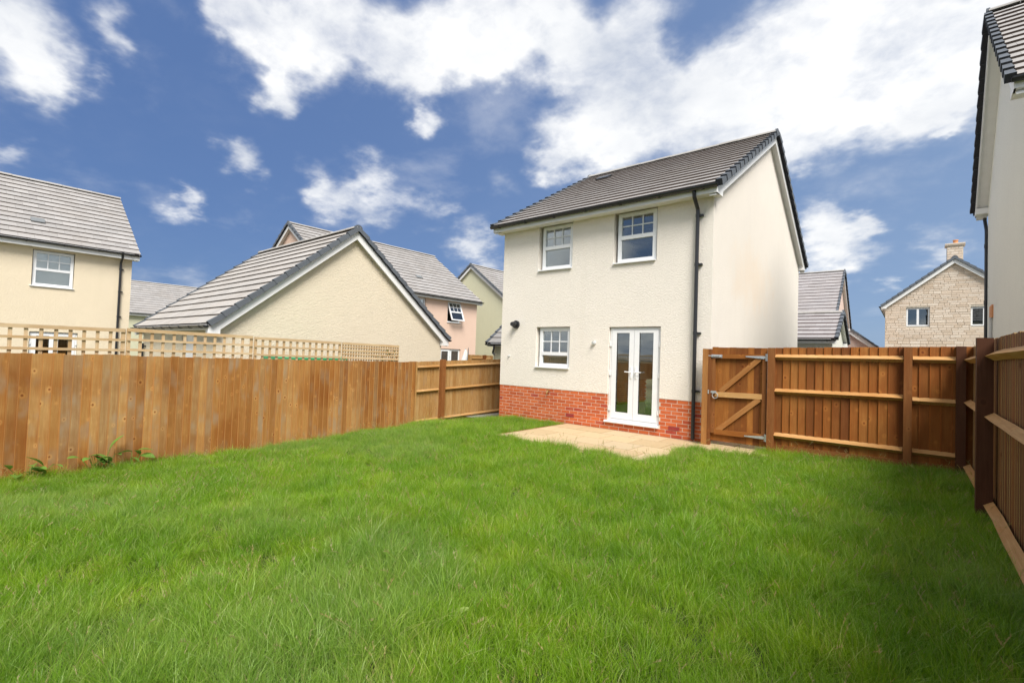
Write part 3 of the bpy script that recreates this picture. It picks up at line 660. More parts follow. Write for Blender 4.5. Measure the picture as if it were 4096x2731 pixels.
# small fittings on the wall
ck = part('boiler_flue', MB().tube([(hx(-7.62), 0, 2.28), (hx(-7.62), -.05, 2.28)], .1, 16).tube([(hx(-7.62), -.04, 2.28), (hx(-7.62), -.16, 2.28)], .062, 14).tube([(hx(-7.62), -.15, 2.28), (hx(-7.62), -.2, 2.28)], .05, 14), M['black'], mh)
part('wall_lamp', MB().tube([(hx(-5.38), 0, 1.84), (hx(-5.38), -.05, 1.84)], .042, 14).tube([(hx(-5.38), -.05, 1.84), (hx(-5.38), -.08, 1.835)], .03, 12), M['lightgrey'], mh)
part('overflow_pipe', MB().tube([(hx(-7.83), 0, 1.49), (hx(-7.83), -.06, 1.485)], .014, 10).tube([(hx(-7.83), 0, 1.49), (hx(-7.83), -.012, 1.49)], .028, 12), M['lightgrey'], mh)
tp = MB().tube([(hx(-6.55), .02, .70), (hx(-6.55), -.09, .70), (hx(-6.55), -.11, .66), (hx(-6.55), -.11, .62)], .012, 8).tube([(hx(-6.55), -.06, .70), (hx(-6.55), -.06, .745)], .007, 8).box(hx(-6.59), hx(-6.51), -.067, -.053, .742, .752)
part('garden_tap', tp, M['brass'], mh)
ab = MB().box(-.112, .112, -.004, .02, 0, .066)
for k in range(6): ab.box(-.1+k*.034, -.088+k*.034, -.006, 0, .012, .055)
for xx in (-5.97, -3.56): part('air_brick', MB().box(hx(xx)-.109, hx(xx)+.109, -.001, .02, .152, .222), m_plain('dark_red_air_brick', (.30, .045, .04), .7, .2, .15, 0, 30), mh)
part('vent_tile', MB().box(-.2, .2, 0, .3, 0, .045), M['black'], mroof, mpl[0] @ T((hx(-7.17)+.16, 4.05, 0)), label='dark raised vent in the roof slope')

# ------------------------------------------------------------------ neighbouring buildings
# left house, eaves parallel to the left fence
LL = 10.0; lf_ops = {'front': [(4.354-4.354+1.75+5.645-0.02, 2.765+5.646+.03, 3.2, 4.42), (1.80+5.646, 2.98+5.646, -.38, 1.73)]}
lx = lambda yy: yy-(4.354-LL)
lf_ops = {'front': [(lx(1.77), lx(2.80), 3.22, 4.43), (lx(1.80), lx(2.98), -.35, 1.74)]}
lh, LHW, lroof, lpl, li = house('house', 'yellow rendered house beyond the left fence with white blinds in its window', -22, 4.354-LL, math.pi/2, LL, 7.0, -.6, 4.50, 4.72, 7.50, .3, .18, M['yellow2'],
    'tile', None, lf_ops, (300, 0), .325, .38, verge=(0, 0))
window(lh, 'front', lx(1.79), lx(2.78), 3.25, 4.41, LL, 7, blind=True, split=3.80)
french_door(lh, LL, 7, lx(1.81), lx(2.97), -.3, 1.72, lx(2.39), threshold=False)
downpipe(lh, lx(4.02), 0, 4.78, -.5, .3, (2.4, 3.0+.3, 4.1))
part('vent_tile', MB().box(-.17, .17, 0, .26, 0, .04), M['greyp'], lroof, lpl[0] @ T((lx(1.9)+.18, 1.2, .0)), label='pale vent set in the roof slope')
# garage
GL = 6.0
ga, GHW, groof, gpl, gi = house('garage', 'cream double garage with a dark edged gable close behind the trellis fence', -12.2-GL, 3.98, 0, GL, 6.84, -.6, 1.86, 2.0, 4.97, .2, .18, M['yellow'],
    'tile_b', None, {'front': [(GL-2.32, GL-1.38, -.5, 1.79)]}, (300, 0), .345, .33, cat='garage', gap=.75, bh=.24, kz=.12)
part('side_door', MB().box(GL-2.30, GL-1.40, .07, .12, -.5, 1.78), M['upvc'], ga)
fr = MB(); frame_ring(fr, GL-2.32, GL-1.38, -.5, 1.79, .07, .04, .13); part('door_frame', fr, M['upvc'], ga)
downpipe(ga, .25, 0, 2.03, -.5, .2, (1.4,), swan=False)
for vv_ in (-.045, .045):
    part('fixing_bolt', MB().tube([(GL+.18+.03, 3.42+vv_, 4.95), (GL+.18+.036, 3.42+vv_, 4.95)], .012, 8), M['steel'], groof)
# pink house
PL = 20.45-11.2; px_ = lambda yy: yy-11.2
ph, PHW, proof, ppl, pi_ = house('house', 'pink rendered house behind the garage with one window standing open', -20, 11.2, math.pi/2, PL, 8.6, -.6, 4.42, 4.60, 7.85, .3, .2, M['pink'],
    'tile', None, {'front': [(px_(15.58), px_(16.56), 3.24, 4.40), (px_(18.12), px_(19.15), 3.21, 4.38), (px_(16.9), px_(19.24), -.45, 1.72)]}, (300, 0), .34, .40, verge=(1, 0))
window(ph, 'front', px_(15.6), px_(16.54), 3.26, 4.38, PL, 8.6, split=3.75)
window(ph, 'front', px_(18.14), px_(19.13), 3.23, 4.36, PL, 8.6, style='open', split=3.75, label='top hung window swung open')
french_door(ph, PL, 8.6, px_(16.92), px_(18.46), -.4, 1.70, px_(17.7), threshold=False)
window(ph, 'front', px_(18.5), px_(19.22), .2, 1.70, PL, 8.6, split=.95, sill=0, bars=(1, 1))
part('vent_tile', MB().box(-.2, .2, 0, .26, 0, .04), M['greyp'], proof, ppl[0] @ T((px_(17.0)+.2, 1.75, .0)))
# pale green house
house('house', 'pale green rendered house with its gable between the pink and cream houses', -20.3, 24.2, math.pi/2, 9, 7.9, -.6, 4.6, 4.75, 7.9, .3, .2, M['green'], 'tile', None, {}, (150, 0), .34, .38)
# far green house
house('house', 'far green house, only its roof showing behind the yellow house', -45, 3.2, math.pi/2, 13.0, 7.6, -1.2, 3.5, 3.72, 6.5, .3, .2, M['green'], 'tile', None, {}, (0, 0), .34, .38)
# single garage left of the main house
sg = house('garage', 'small pale garage with a hanging gutter pipe beside the left corner of the cream house', -11.95, 13.2, 0, 3.3, 5.4, -.6, 1.82, 1.95, 4.2, .2, .18, M['green'], 'tile', None, {}, (60, 0), .33, .33, cat='garage', bh=.12)
part('gutter_outlet', MB().tube([(.22, -.245, 1.86), (.22, -.245, 1.70), (.16, -.22, 1.62), (.14, -.2, 1.55), (.2, -.16, 1.50)], .036, 10), M['black'], sg[0])
# right side, behind the back fence
house('garage', 'low off white garage with a grey roof showing over the back fence', -7.1, 20.3, 0, 4.9, 3.6, -.4, 2.32, 2.50, 3.62, .3, .15, M['white'], 'tile_far', None, {}, (140, 0), .33, .33, cat='garage', bh=.12)
house('house', 'pale pink house with a tall grey roof behind the low garage', -11.5, 31.2, 0, 8.1, 7.6, -.4, 3.9, 4.1, 7.35, .3, .2, M['pink2'], 'tile_far', None, {}, (300, 0), .34, .34)
house('garage', 'pale pink gable whose long slope comes down beside the stone house', -1.75, 40, math.pi/2, 6, 6.4, -.4, 2.5, 2.68, 5.5, .25, .2, M['pink2'], 'tile_far', None, {}, (0, 0), .34, .34, cat='garage', bh=.3)
# stone house
SW = 5.9; sx0 = -1.42+.18
st_ops = {'g0': [(.9, 1.96, 3.88, 4.97), (3.62, 4.68, 3.88, 4.97)]}
SX = sx0 + SW; SY = 35.2
st_ops = {'g0': [((-.30)-sx0, .72-sx0, 3.88, 4.96), (2.36-sx0, 3.42-sx0, 3.88, 4.93)]}
shh, SHW, sroof, spl, si = house('house', 'buff stone house with a chimney and double windows beyond the corner of the fence', SX, SY, math.pi/2, 8, SW, -.4, 4.95, 5.12, 7.66, .2, .2, M['stone'], 'tile_far', None, st_ops, (60, 0), .34, .34, stone=True, bh=.24)
window(shh, 'g0', -.29-sx0, .71-sx0, 3.91, 4.94, 8, SW, style='double', sill=0, label='double window left of the stone gable')
window(shh, 'g0', 2.37-sx0, 3.41-sx0, 3.91, 4.91, 8, SW, style='double', sill=0, label='dark double window at the right of the stone gable')
XG = wmtx('g0', 8, SW); stone_list = []
zz = -.4; rk = random.Random(3)
while zz < 7.4:
    hh = rk.choice((.09, .11, .11, .14, .17)); a = -rk.uniform(0, .3)
    while a < SW:
        wdt = rk.uniform(.18, .50); b = a+wdt; aa, bb_ = max(0, a)+.006, min(SW, b)-.006; top = zz+hh
        sl_ = (7.66-5.12)/(SW/2+.2); lim_ = 5.12+sl_*(min((aa+bb_)/2, SW-(aa+bb_)/2)+.2)-.16
        if bb_-aa > .05 and top < lim_:
            pieces = [(aa, bb_)]
            for o0, o1, p0, p1 in st_ops['g0']:
                if top > p0 and zz < p1:
                    nw = []
                    for q0, q1 in pieces:
                        if q1 <= o0 or q0 >= o1: nw.append((q0, q1))
                        else:
                            if q0 < o0: nw.append((q0, o0))
                            if q1 > o1: nw.append((o1, q1))
                    pieces = nw
            for q0, q1 in pieces:
                if q1-q0 > .04: stone_list.append((q0, q1, zz+.006, top-.006))
        a = b
    zz += hh
sbm = []
for k in range(3):
    e = .06; mb = MB(); rk2 = random.Random(k)
    j = lambda: rk2.uniform(.02, .08)
    mb.hexa([(0, 1, 0), (1, 1, 0), (1, 0, 0), (0, 0, 0), (0, 1, 1), (1, 1, 1), (1, 0, 1), (0, 0, 1)])
    mb.v[2] = (1-j()*.5, 0, j()); mb.v[3] = (j()*.5, 0, j()); mb.v[6] = (1-j()*.5, 0, 1-j()); mb.v[7] = (j()*.5, 0, 1-j())
    sbm.append(fixn(mb.mesh('stone_block', M['stone'])))
vis = sorted(stone_list, key=lambda q: (q[2] < 1.45, q[0] > 5.4, abs((q[0]+q[1])/2-1.8)+abs(q[2]-4)*.3))
wallo = [c for c in shh.children if c.name.startswith('wall')][0]
for q0, q1, p0, p1 in vis[:300]:
    O('stone_block', rk.choice(sbm), wallo, XG @ T((q0, -.016-rk.uniform(0, .01), p0)) @ Matrix.Diagonal((q1-q0, .03, p1-p0, 1)))
mb = MB()
for q0, q1, p0, p1 in vis[300:]:
    mb.hexa([XG @ Vector(q) for q in ((q0, -.02, p0), (q1, -.02, p0), (q1, .01, p0), (q0, .01, p0), (q0, -.02, p1), (q1, -.02, p1), (q1, .01, p1), (q0, .01, p1))])
part('stone_blocks', mb, M['stone'], wallo, kind='stuff')
chm = MB().box(.25, .75, SW/2-.36, SW/2+.30, 7.2, 8.32); ch = part('chimney', chm, M['stonemortar'], shh)
k = 0; z = 7.3
while z < 8.25:
    for f in range(2):
        a = (0 if k % 2 else -.16)
        while a < .66:
            q0, q1 = max(0, a)+.006, min(.66, a+.32)-.006
            if q1-q0 > .04:
                mtx = (T((.25, SW/2+.30, 0)) @ rotz(-math.pi/2)) if f == 0 else (T((.75, SW/2-.36, 0)) @ rotz(math.pi/2))
                O('stone_block', sbm[k % 3], ch, mtx @ T((q0, -.014, z)) @ Matrix.Diagonal((q1-q0, .03, .128, 1)))
            a += .32
    z += .14; k += 1
part('chimney_cap', MB().prism([(-.06, 8.32), (.56, 8.32), (.60, 8.40), (.60, 8.46), (-.10, 8.46), (-.10, 8.40)], lambda p, u: (.25+p[0], u, p[1]), SW/2-.44, SW/2+.38), M['stone'], ch)
part('chimney_pot', MB().tube([(.5, SW/2-.06, 8.44), (.5, SW/2-.06, 8.62), (.5, SW/2-.06, 8.64), (.5, SW/2-.06, 8.68)], .11, 14, radii=[.115, .10, .125, .12]), M['terracotta'], ch)
part('wall_vent', MB().box(.2, .42, -.05, .0, 0, .09), M['black'], shh, XG @ T((.58, 0, 2.12)) @ Matrix.Diagonal((1, 1, 1, 1)))
# right hand house, its gable wall just outside the right fence
rz_ = -math.atan(.02)
rh, RHW, rroof, rpl, ri = house('house', 'pale grey green house with a tall plain gable rising right beyond the side fence', 1.07+.02*9.6, 9.6, rz_, 8, 6.8, -.4, 5.42, 5.58, 8.62, .34, .24, M['grey'],
    'tile', None, {}, (300, 0), .325, .33, gutter=(1, 1))
pp = MB().tube([(-.04, 6.8+.29, 5.48), (-.04, 6.8+.29, 5.3), (-.02, 6.8+.10, 5.0), (-.02, 6.8+.08, 4.9), (-.02, 6.8+.08, -.3)], .036, 12)
dp = part('downpipe', pp, M['black'], rh)
for z in (1.9, 3.2, 4.6): part('pipe_bracket', MB().box(-.05, .05, 6.801, 6.9, z-.02, z+.02).tube([(-.02, 6.88, z-.05), (-.02, 6.88, z+.05)], .044, 12), M['black'], dp)
part('terracotta_vent', MB().box(-.03, .02, 5.35, 5.9, 2.72, 3.0), M['terracotta'], rh)
part('waste_pipe', MB().tube([(-.035, 5.5, 2.72), (-.035, 5.5, -.3)], .03, 10), M['lightgrey'], rh)

# ------------------------------------------------------------------ fences
def board_mesh(name, ht, mat, wd=.125, t0=.018, t1=.006, smooth_side=True):
    """Feather-edged board: thick at one long edge, thin at the other. Length runs along Z."""
    mb = MB(); mb.hexa([(-wd/2, 0, 0), (wd/2, 0, 0), (wd/2, t0, 0), (-wd/2, t1, 0), (-wd/2, 0, ht), (wd/2, 0, ht), (wd/2, t0, ht), (-wd/2, t1, ht)])
    m = fixn(mb.mesh(name, mat)); a_ = m.attributes.new('edge', 'FLOAT', 'FACE'); a_.data.foreach_set('value', [0., .6, 0., 1., 0., 0.]); return m
def beam(name, parent, Pinv, p0, p1, wd, th, mat, upv=(0, 0, 1), shape='box', wob=0.):
    """A straight timber from p0 to p1 (world), its length along local Z so that the grain follows it."""
    p0, p1 = Vector(p0), Vector(p1); z = (p1-p0); ln = z.length; z.normalize(); u = Vector(upv)
    x = (u-z*u.dot(z)).normalized(); y = z.cross(x)
    if shape == 'box': poly = [(-wd/2, -th/2), (wd/2, -th/2), (wd/2, th/2), (-wd/2, th/2)]
    else: poly = shape
    mb = MB(); n = len(poly); seg = max(1, int(ln/.6)) if wob else 1; off = rnd.uniform(0, 50)
    for k in range(seg+1):
        wz = ln*k/seg; dx = wob*mn.noise((wz*.9+off, 0, 0)); dy = wob*mn.noise((wz*.9+off, 5, 0))
        mb.v += [(a+dx, b+dy, wz) for a, b in poly]
    mb.f.append(tuple(reversed(range(n)))); mb.f.append(tuple(seg*n+k for k in range(n)))
    for s_ in range(seg):
        for k in range(n): mb.f.append((s_*n+k, s_*n+(k+1) % n, (s_+1)*n+(k+1) % n, (s_+1)*n+k))
    mt = Matrix(((x.x, y.x, z.x, p0.x), (x.y, y.y, z.y, p0.y), (x.z, y.z, z.z, p0.z), (0, 0, 0, 1)))
    return O(name, fixn(mb.mesh(name, mat)), parent, Pinv @ mt)
def fence_root(label, loc, name='fence', cat='fence', group=None):
    f = thing(name, label, cat, loc, 0, group); return f, T(loc).inverted()
def boards(f, Pi, mat, axis, c, a0, a1, pitch, zb, zt, flip=1, tilt=.1, hmax=1.9, jit=.006, stag=.004, over=1.16):
    ms = [board_mesh('board', h_, mat, pitch*over) for h_ in (hmax,)]
    n = max(1, round((a1-a0)/pitch)); q = (a1-a0)/n
    for k in range(n):
        a = a0+q*(k+.5); b_ = zb(a); t_ = zt(a)+rnd.uniform(-jit, jit); o_ = rnd.uniform(-stag, stag)*.5
        if axis == 'Y': mt = T((c+o_, a, b_)) @ rotz(math.pi/2*flip)
        else: mt = T((a, c+o_, b_)) @ rotz(0 if flip == 1 else math.pi)
        mt = mt @ rotz(tilt) @ Matrix.Rotation(rnd.uniform(-.002, .002), 4, 'Y') @ Matrix.Diagonal((1, 1, (t_-b_)/hmax, 1))
        O('board', ms[0], f, Pi @ mt)
TRI = [(-.05, 0), (0, -.062), (.05, 0)]
def post(f, Pi, x, y, z0, z1, s=.1, mat='w_post', chamf=False, sy=None):
    sy = sy or s
    mb = MB(); mb.hexa([(-s/2, -sy/2, 0), (s/2, -sy/2, 0), (s/2, sy/2, 0), (-s/2, sy/2, 0), (-s/2, -sy/2, z1-z0), (s/2, -sy/2, z1-z0), (s/2, sy/2, z1-z0+.004), (-s/2, sy/2, z1-z0+.004)])
    return O('post', fixn(mb.mesh('post', M[mat])), f, Pi @ T((x, y, z0)))

# left fence, smooth side
f, Pi = fence_root('long honey coloured board fence along the left of the lawn', (-9.4, 2.5, -.4))
lt = lambda y: float(np.interp(y, [-3.3, .5, 3.67, 7.55], [1.34, 1.317, 1.278, 1.262]))
lb = lambda y: gz(-9.4, y)-.03
boards(f, Pi, M['w_left'], 'Y', -9.40, -3.2, 7.54, .108, lb, lt, flip=-1, tilt=.13, jit=.011, stag=.008)
for yy in (7.5, 5.1, 2.7, .3, -2.1): post(f, Pi, -9.5, yy, -.6, lt(yy)-.03)
for zq in (1.1, .5, -.18):
    beam('rail', f, Pi, (-9.425, -3.2, zq), (-9.425, 7.5, zq-.03), 0, 0, M['w_left'], shape=[(-.05, 0), (0, -.05), (.05, 0)])
# its far run, rail side showing
f, Pi = fence_root('golden fence run with rails and a post showing, between the long fence and the house', (-9.4, 9.8, -.3))
bt = lambda y: float(np.interp(y, [7.55, 8.5, 10.7, 13], [1.262, 1.30, 1.368, 1.44]))
bb0 = lambda y: float(np.interp(y, [7.5, 9, 11, 13], [-.36, -.3, -.26, -.22]))
boards(f, Pi, M['w_back'], 'Y', -9.43, 7.6, 13.0, .113, bb0, bt, flip=1, tilt=.085, jit=.003)
for y0, y1 in ((7.56, 8.29), (8.51, 12.98)):
    for z0_, z1_ in ((1.12, 1.24), (.52, .64), (-.215, -.14)):
        zf = lambda y: z0_+(z1_-z0_)*(y-7.54)/3.07
        beam('rail', f, Pi, (-9.405, y0, zf(y0)), (-9.405, y1, zf(y1)), 0, 0, M['w_back'], shape=[(-.045, 0), (0, .055), (.045, 0)])
post(f, Pi, -9.37, 8.4, -.6, 1.33, .115)
beam('end_batten', f, Pi, (-9.36, 7.53, -.42), (-9.36, 7.53, 1.27), .03, .03, M['w_back'], upv=(0, 1, 0))
# trellis on top of the left fence
tt = lambda y: float(np.interp(y, [-3, .5, 1.86, 7.04], [1.70, 1.702, 1.716, 1.645]))
TX = -9.45
for pi2, (y0, y1, dens, lab) in enumerate([(-3.1, 1.83, .152, 'pale lattice trellis panel nearest the camera on top of the left fence'), (1.86, 3.72, .152, 'second pale trellis panel along the left fence, in front of the garage gutter'), (3.76, 5.52, .14, 'third pale trellis panel along the left fence, below the garage gable'), (5.56, 7.04, .068, 'last trellis panel with a tight mesh at the far end of the left fence')]):
    f, Pi = fence_root(lab, (TX, (y0+y1)/2, 1.3), 'trellis_panel', 'trellis', 'trellis panels along the top of the left fence')
    dz = (0, .012, 0, 0)[pi2]
    for q, (off, wd) in enumerate(((-.026, .054), (-.178, .038), (-.335, .038))):
        z0_, z1_ = tt(y0)+dz+off, tt(y1)+dz+off
        beam('slat', f, Pi, (TX+.014, y0, z0_), (TX+.014, y1, z1_), wd, .018, M['w_lat'], wob=.003)
    if dens < .1: beam('slat', f, Pi, (TX+.014, y0, tt(y0)-.1), (TX+.014, y1, tt(y1)-.1), .028, .018, M['w_lat']); beam('slat', f, Pi, (TX+.014, y0, tt(y0)-.255), (TX+.014, y1, tt(y1)-.255), .028, .018, M['w_lat'])
    n = max(2, round((y1-y0)/dens))
    for k in range(n+1):
        yy = y0+.018+(y1-y0-.036)*k/n; wd = .052 if k in (0, n) else .042
        if dens < .1: wd *= .72
        beam('slat', f, Pi, (TX-.006, yy, lt(yy)-.12), (TX-.006, yy, tt(yy)+dz-.002), wd, .018, M['w_lat'], upv=(0, 1, 0), wob=.002)
# rear boundary fence behind the camera and right fence
f, Pi = fence_root('brown board fence closing the garden behind the camera', (-4.5, -3.3, -.2))
boards(f, Pi, M['w_left'], 'X', -3.34, -9.4, .6, .115, lambda a: gz(a, -3.3)-.03, lambda a: 1.50, flip=1, tilt=.085)
for zq in (1.3, .7, .05): beam('rail', f, Pi, (-9.35, -3.32, zq), (.6, -3.32, zq), 0, 0, M['w_left'], shape=[(-.045, 0), (0, -.055), (.045, 0)])
# gate fence
Yg = 9.02
f, Pi = fence_root('brown board fence with three pale rails, right of the gate', (-.6, Yg, 0))
gt = lambda x: float(np.interp(x, [-1.77, -.44, .62], [1.79, 1.82, 1.845]))
boards(f, Pi, M['w_gate'], 'X', Yg+.012, -1.76, .66, .113, lambda a: .02, gt, flip=-1, tilt=.075, jit=.004)
for x0_, x1_ in ((-1.76, -.10), (.005, .46)):
    for zc, zd in ((1.632, .014), (1.062, .022), (.33, 0.0)):
        z0_ = zc+zd*(x0_+1.76)/1.3; z1_ = zc+zd*(x1_+1.76)/1.3
        if x0_ > -1 and zc == 1.062: z0_ -= .03; z1_ -= .035
        beam('rail', f, Pi, (x0_, Yg-.003, z0_), (x1_, Yg-.003, z1_), 0, 0, M['w_rail'], shape=[(-.048, 0), (0, .075), (.048, 0)])
post(f, Pi, -.047, Yg-.045, -.2, 1.825, .095, sy=.09)
post(f, Pi, .512, Yg-.045, -.2, 1.845, .10, 'w_dark')
beam('gravel_board', f, Pi, (-1.76, Yg-.01, .10), (.46, Yg-.01, .12), .15, .02, M['w_post'])
# right fence
f, Pi = fence_root('tall brown board fence running past the camera on the right, rails facing the lawn', (.6, 4, .1))
rt_ = lambda y: float(np.interp(y, [-3, 4.9, 6.6, 9], [1.80, 1.826, 1.85, 1.845]))
boards(f, Pi, M['w_right'], 'Y', .635, -3.3, 9.07, .098, lambda y: .02, rt_, flip=-1, tilt=-.02, jit=.006, over=1.15)
for (y0, y1) in ((6.66, 8.93), (3.46, 6.54), (.56, 3.34), (-3.2, .44)):
    for q, z in enumerate((1.665, 1.075, .22)):
        beam('rail', f, Pi, (.607, y0, z+rnd.uniform(-.01, .01)), (.607, y1, z+rnd.uniform(-.01, .01)), 0, 0, M['w_rail'], shape=[(-.045, 0), (0, -.07), (.045, 0)], wob=.012)
for yy, mt_ in ((6.6, 'w_dark'), (3.4, 'w_dark'), (.5, 'w_dark')): post(f, Pi, .545, yy, -.2, rt_(yy)-.005, .12, mt_)
# ------------------------------------------------------------------ gate
gt_, Pi = fence_root('brown ledged and braced wooden gate with galvanised hinges beside the house', (-2.37, Yg, .1), 'gate', 'gate')
ms = board_mesh('board', 1.68, M['w_gate'], .102)
n = 9; x0_, x1_ = -2.80, -1.895; q = (x1_-x0_)/n
for k in range(n): O('board', ms, gt_, Pi @ T((x0_+q*(k+.5), Yg+.02, .105)) @ rotz(.03) @ Matrix.Diagonal((1, 1, 1+rnd.uniform(-.003, .004), 1)))
yf = Yg-.012
beam('stile', gt_, Pi, (-2.765, yf, .24), (-2.765, yf, 1.66), .065, .04, M['w_post'], upv=(1, 0, 0))
beam('stile', gt_, Pi, (-1.925, yf, .20), (-1.925, yf, 1.60), .065, .04, M['w_post'], upv=(1, 0, 0))
beam('gate_rail', gt_, Pi, (-2.80, yf-.003, 1.615), (-1.895, yf-.003, 1.635), .075, .042, M['w_gate'])
beam('gate_rail', gt_, Pi, (-2.73, yf, .935), (-1.955, yf, .95), .09, .04, M['w_rail'])
beam('gate_rail', gt_, Pi, (-2.73, yf, .265), (-1.955, yf, .275), .085, .04, M['w_gate'])
beam('brace', gt_, Pi, (-2.64, yf+.002, .985), (-2.00, yf+.002, 1.60), .085, .036, M['w_brace'], upv=(0, 0, 1))
beam('brace', gt_, Pi, (-2.68, yf+.002, .29), (-2.00, yf+.002, .905), .085, .036, M['w_brace'], upv=(0, 0, 1))
for zc, zd in ((1.62, .008), (.265, -.01)):
    hb = MB(); yb = yf-.028
    hb.hexa([(-1.93, yb-.006, zc-.026), (-1.93, yb, zc-.026), (-2.22, yb, zc-.008+zd), (-2.22, yb-.006, zc-.008+zd), (-1.93, yb-.006, zc+.026), (-1.93, yb, zc+.026), (-2.22, yb, zc+.010+zd), (-2.22, yb-.006, zc+.010+zd)])
    hb.tube([(-1.90, yb-.004, zc-.06), (-1.90, yb-.004, zc+.06)], .011, 8); hb.box(-1.889, -1.835, -.0 + yb-.03, yb-.024, zc-.06, zc+.06)
    hb.box(-1.93, -1.9, yb-.006, yb, zc-.02, zc+.02)
    for xx in (-1.99, -2.08, -2.16): hb.tube([(xx, yb-.006, zc), (xx, yb-.011, zc)], .007, 6)
    part('hinge', hb, M['steel'], gt_, Pi)
bb_ = MB(); yb = yf-.03
bb_.box(-2.80, -2.61, yb, yb+.006, 1.595, 1.65).tube([(-2.85, yb-.014, 1.625), (-2.62, yb-.014, 1.625)], .010, 8).tube([(-2.64, yb-.012, 1.625), (-2.64, yb-.05, 1.60)], .007, 6)
bb_.box(-2.79, -2.77, yb-.026, yb, 1.605, 1.645).box(-2.66, -2.64, yb-.026, yb, 1.605, 1.645)
part('bolt', bb_, M['steel'], gt_, Pi)
lt2 = MB().box(-2.86, -2.70, yb-.004, yb+.004, .955, .995).box(-2.84, -2.82, yb-.03, yb, .94, 1.01)
rg = [(-2.715+.048*math.cos(a), yb-.02, .915+.05*math.sin(a)) for a in [2*math.pi*i/16 for i in range(17)]]
lt2.tube(rg, .0075, 6, caps=False); part('ring_latch', lt2, M['steel'], gt_, Pi)
for nm, lab, xx, ww in (('gate_post', 'pale brown gate post against the corner of the house', -2.865, .145), ('gate_post', 'dark brown hinge post on the right of the gate', -1.815, .105)):
    p, Pj = fence_root(lab, (xx, Yg-.04, -.2), nm, 'gate post', 'posts of the garden gate')
    if ww > .12:
        beam('post_timber', p, Pj, (-2.893, Yg-.03, -.2), (-2.893, Yg-.03, 1.75), .095, .10, M['w_brace'], upv=(1, 0, 0)); beam('gate_stop', p, Pj, (-2.82, Yg-.02, -.2), (-2.82, Yg-.02, 1.75), .045, .08, M['w_post'], upv=(1, 0, 0))
    else: beam('post_timber', p, Pj, (xx, Yg-.03, -.2), (xx, Yg-.03, 1.785), .108, .10, M['w_post'], upv=(1, 0, 0))
# far bit of fence and things behind the fences
f, Pi = fence_root('short golden fence panel far off beside the small garage', (-12.6, 12.9, .5))
boards(f, Pi, M['w_back'], 'X', 12.92, -13.0, -11.75, .113, lambda a: -.5, lambda a: 1.46, flip=1)
for x0_, x1_ in ((-12.75, -12.16), (-12.02, -11.8)): beam('rail', f, Pi, (x0_, 12.9, 1.32), (x1_, 12.9, 1.33), 0, 0, M['w_back'], shape=[(-.045, 0), (0, .055), (.045, 0)])
post(f, Pi, -12.09, 12.86, -.5, 1.47)
pr, Pi = fence_root('folded grey and white garden parasol in front of the pink house', (-17, 16.7, -.6), 'parasol', 'parasol')
part('pole', MB().tube([(0, 0, 0), (0, 0, 2.34)], .022, 8), M['greyp'], pr)
mb = MB(); n = 12
rings = [(2.33, .02), (2.15, .09), (1.9, .17), (1.7, .22)]
for k, (z, r_) in enumerate(rings):
    for j in range(n): a = 2*math.pi*j/n; q_ = r_*(1 if j % 2 else .55); mb.v.append((q_*math.cos(a), q_*math.sin(a), z))
for k in range(3):
    for j in range(n): mb.f.append((k*n+j, k*n+(j+1) % n, (k+1)*n+(j+1) % n, (k+1)*n+j))
part('canopy', mb, M['cloth'], pr)
part('canopy_strip', MB().prism([(-.05, 0), (.05, 0), (.03, .75), (0, .85)], lambda p, u: (u, p[0], 1.55+p[1]), .16, .185), M['darkcloth'], pr)
part('parasol_base', MB().tube([(0, 0, 0), (0, 0, .08)], .25, 16), M['greyp'], pr)
bx = thing('storage_box', 'grey garden storage box with a green edged lid behind the trellis', 'storage box', (-11.0, 5.55, -.6))
part('box_body', MB().box(-.4, .4, -.82, .82, 0, 1.84), M['greyp'], bx)
part('lid', MB().prism([(-.44, 1.84), (.44, 1.84), (.44, 1.88), (0, 1.93), (-.44, 1.88)], lambda p, u: (p[0], u, p[1]), -.85, .85), M['grn_plastic'], bx)
for yq in (-.52, -.38): part('box_strap', MB().box(.401, .43, yq-.04, yq+.04, .1, 1.84), M['black'], bx)

# ------------------------------------------------------------------ leaves
def leaf_mesh(name, ln, wd, mat, droop=.3):
    mb = MB(); n = 6
    for k in range(n+1):
        t = k/n; ww = wd*math.sin(math.pi*min(1, t*.92+.04))**.8*.5; x = ln*t; z = -droop*ln*t*t
        mb.v += [(x, -ww, z+ww*.25), (x, 0, z), (x, ww, z+ww*.25)]
    for k in range(n):
        for j in (0, 1): a = k*3+j; mb.f.append((a, a+3, a+4, a+1))
    return mb.mesh(name, mat, True)
def dock(label, x, y, leaves, mat='leaf', ln=.21, wd=.12, hz=.12):
    t = thing('dock_plant', label, 'plant', (x, y, gz(x, y)), 0)
    me = leaf_mesh('leaf', ln, wd, M[mat])
    for k, (dx, dy, z, az, el, s) in enumerate(leaves):
        p0 = Vector((dx, dy, hz+z))
        lf = O('leaf', me, t, T(p0) @ rotz(az) @ Matrix.Rotation(-el, 4, 'Y') @ Matrix.Rotation(rnd.uniform(-.4, .4), 4, 'X') @ Matrix.Diagonal((s, s, s, 1)))
    sm_ = MB()
    for dx, dy, z, az, el, s in leaves: sm_.tube([(dx*.3, dy*.3, 0), (dx*.7, dy*.7, (hz+z)*.6), (dx, dy, hz+z)], .004, 5)
    part('stem', sm_, M[mat], t)
rr_ = random.Random(11)
def rl(n, spread, zlo, zhi): return [(rr_.uniform(-.06, .06), rr_.uniform(-spread, spread), rr_.uniform(zlo, zhi), rr_.uniform(-1.6, 1.6), rr_.uniform(-.2, 1.0), rr_.uniform(.6, 1.1)) for _ in range(n)]
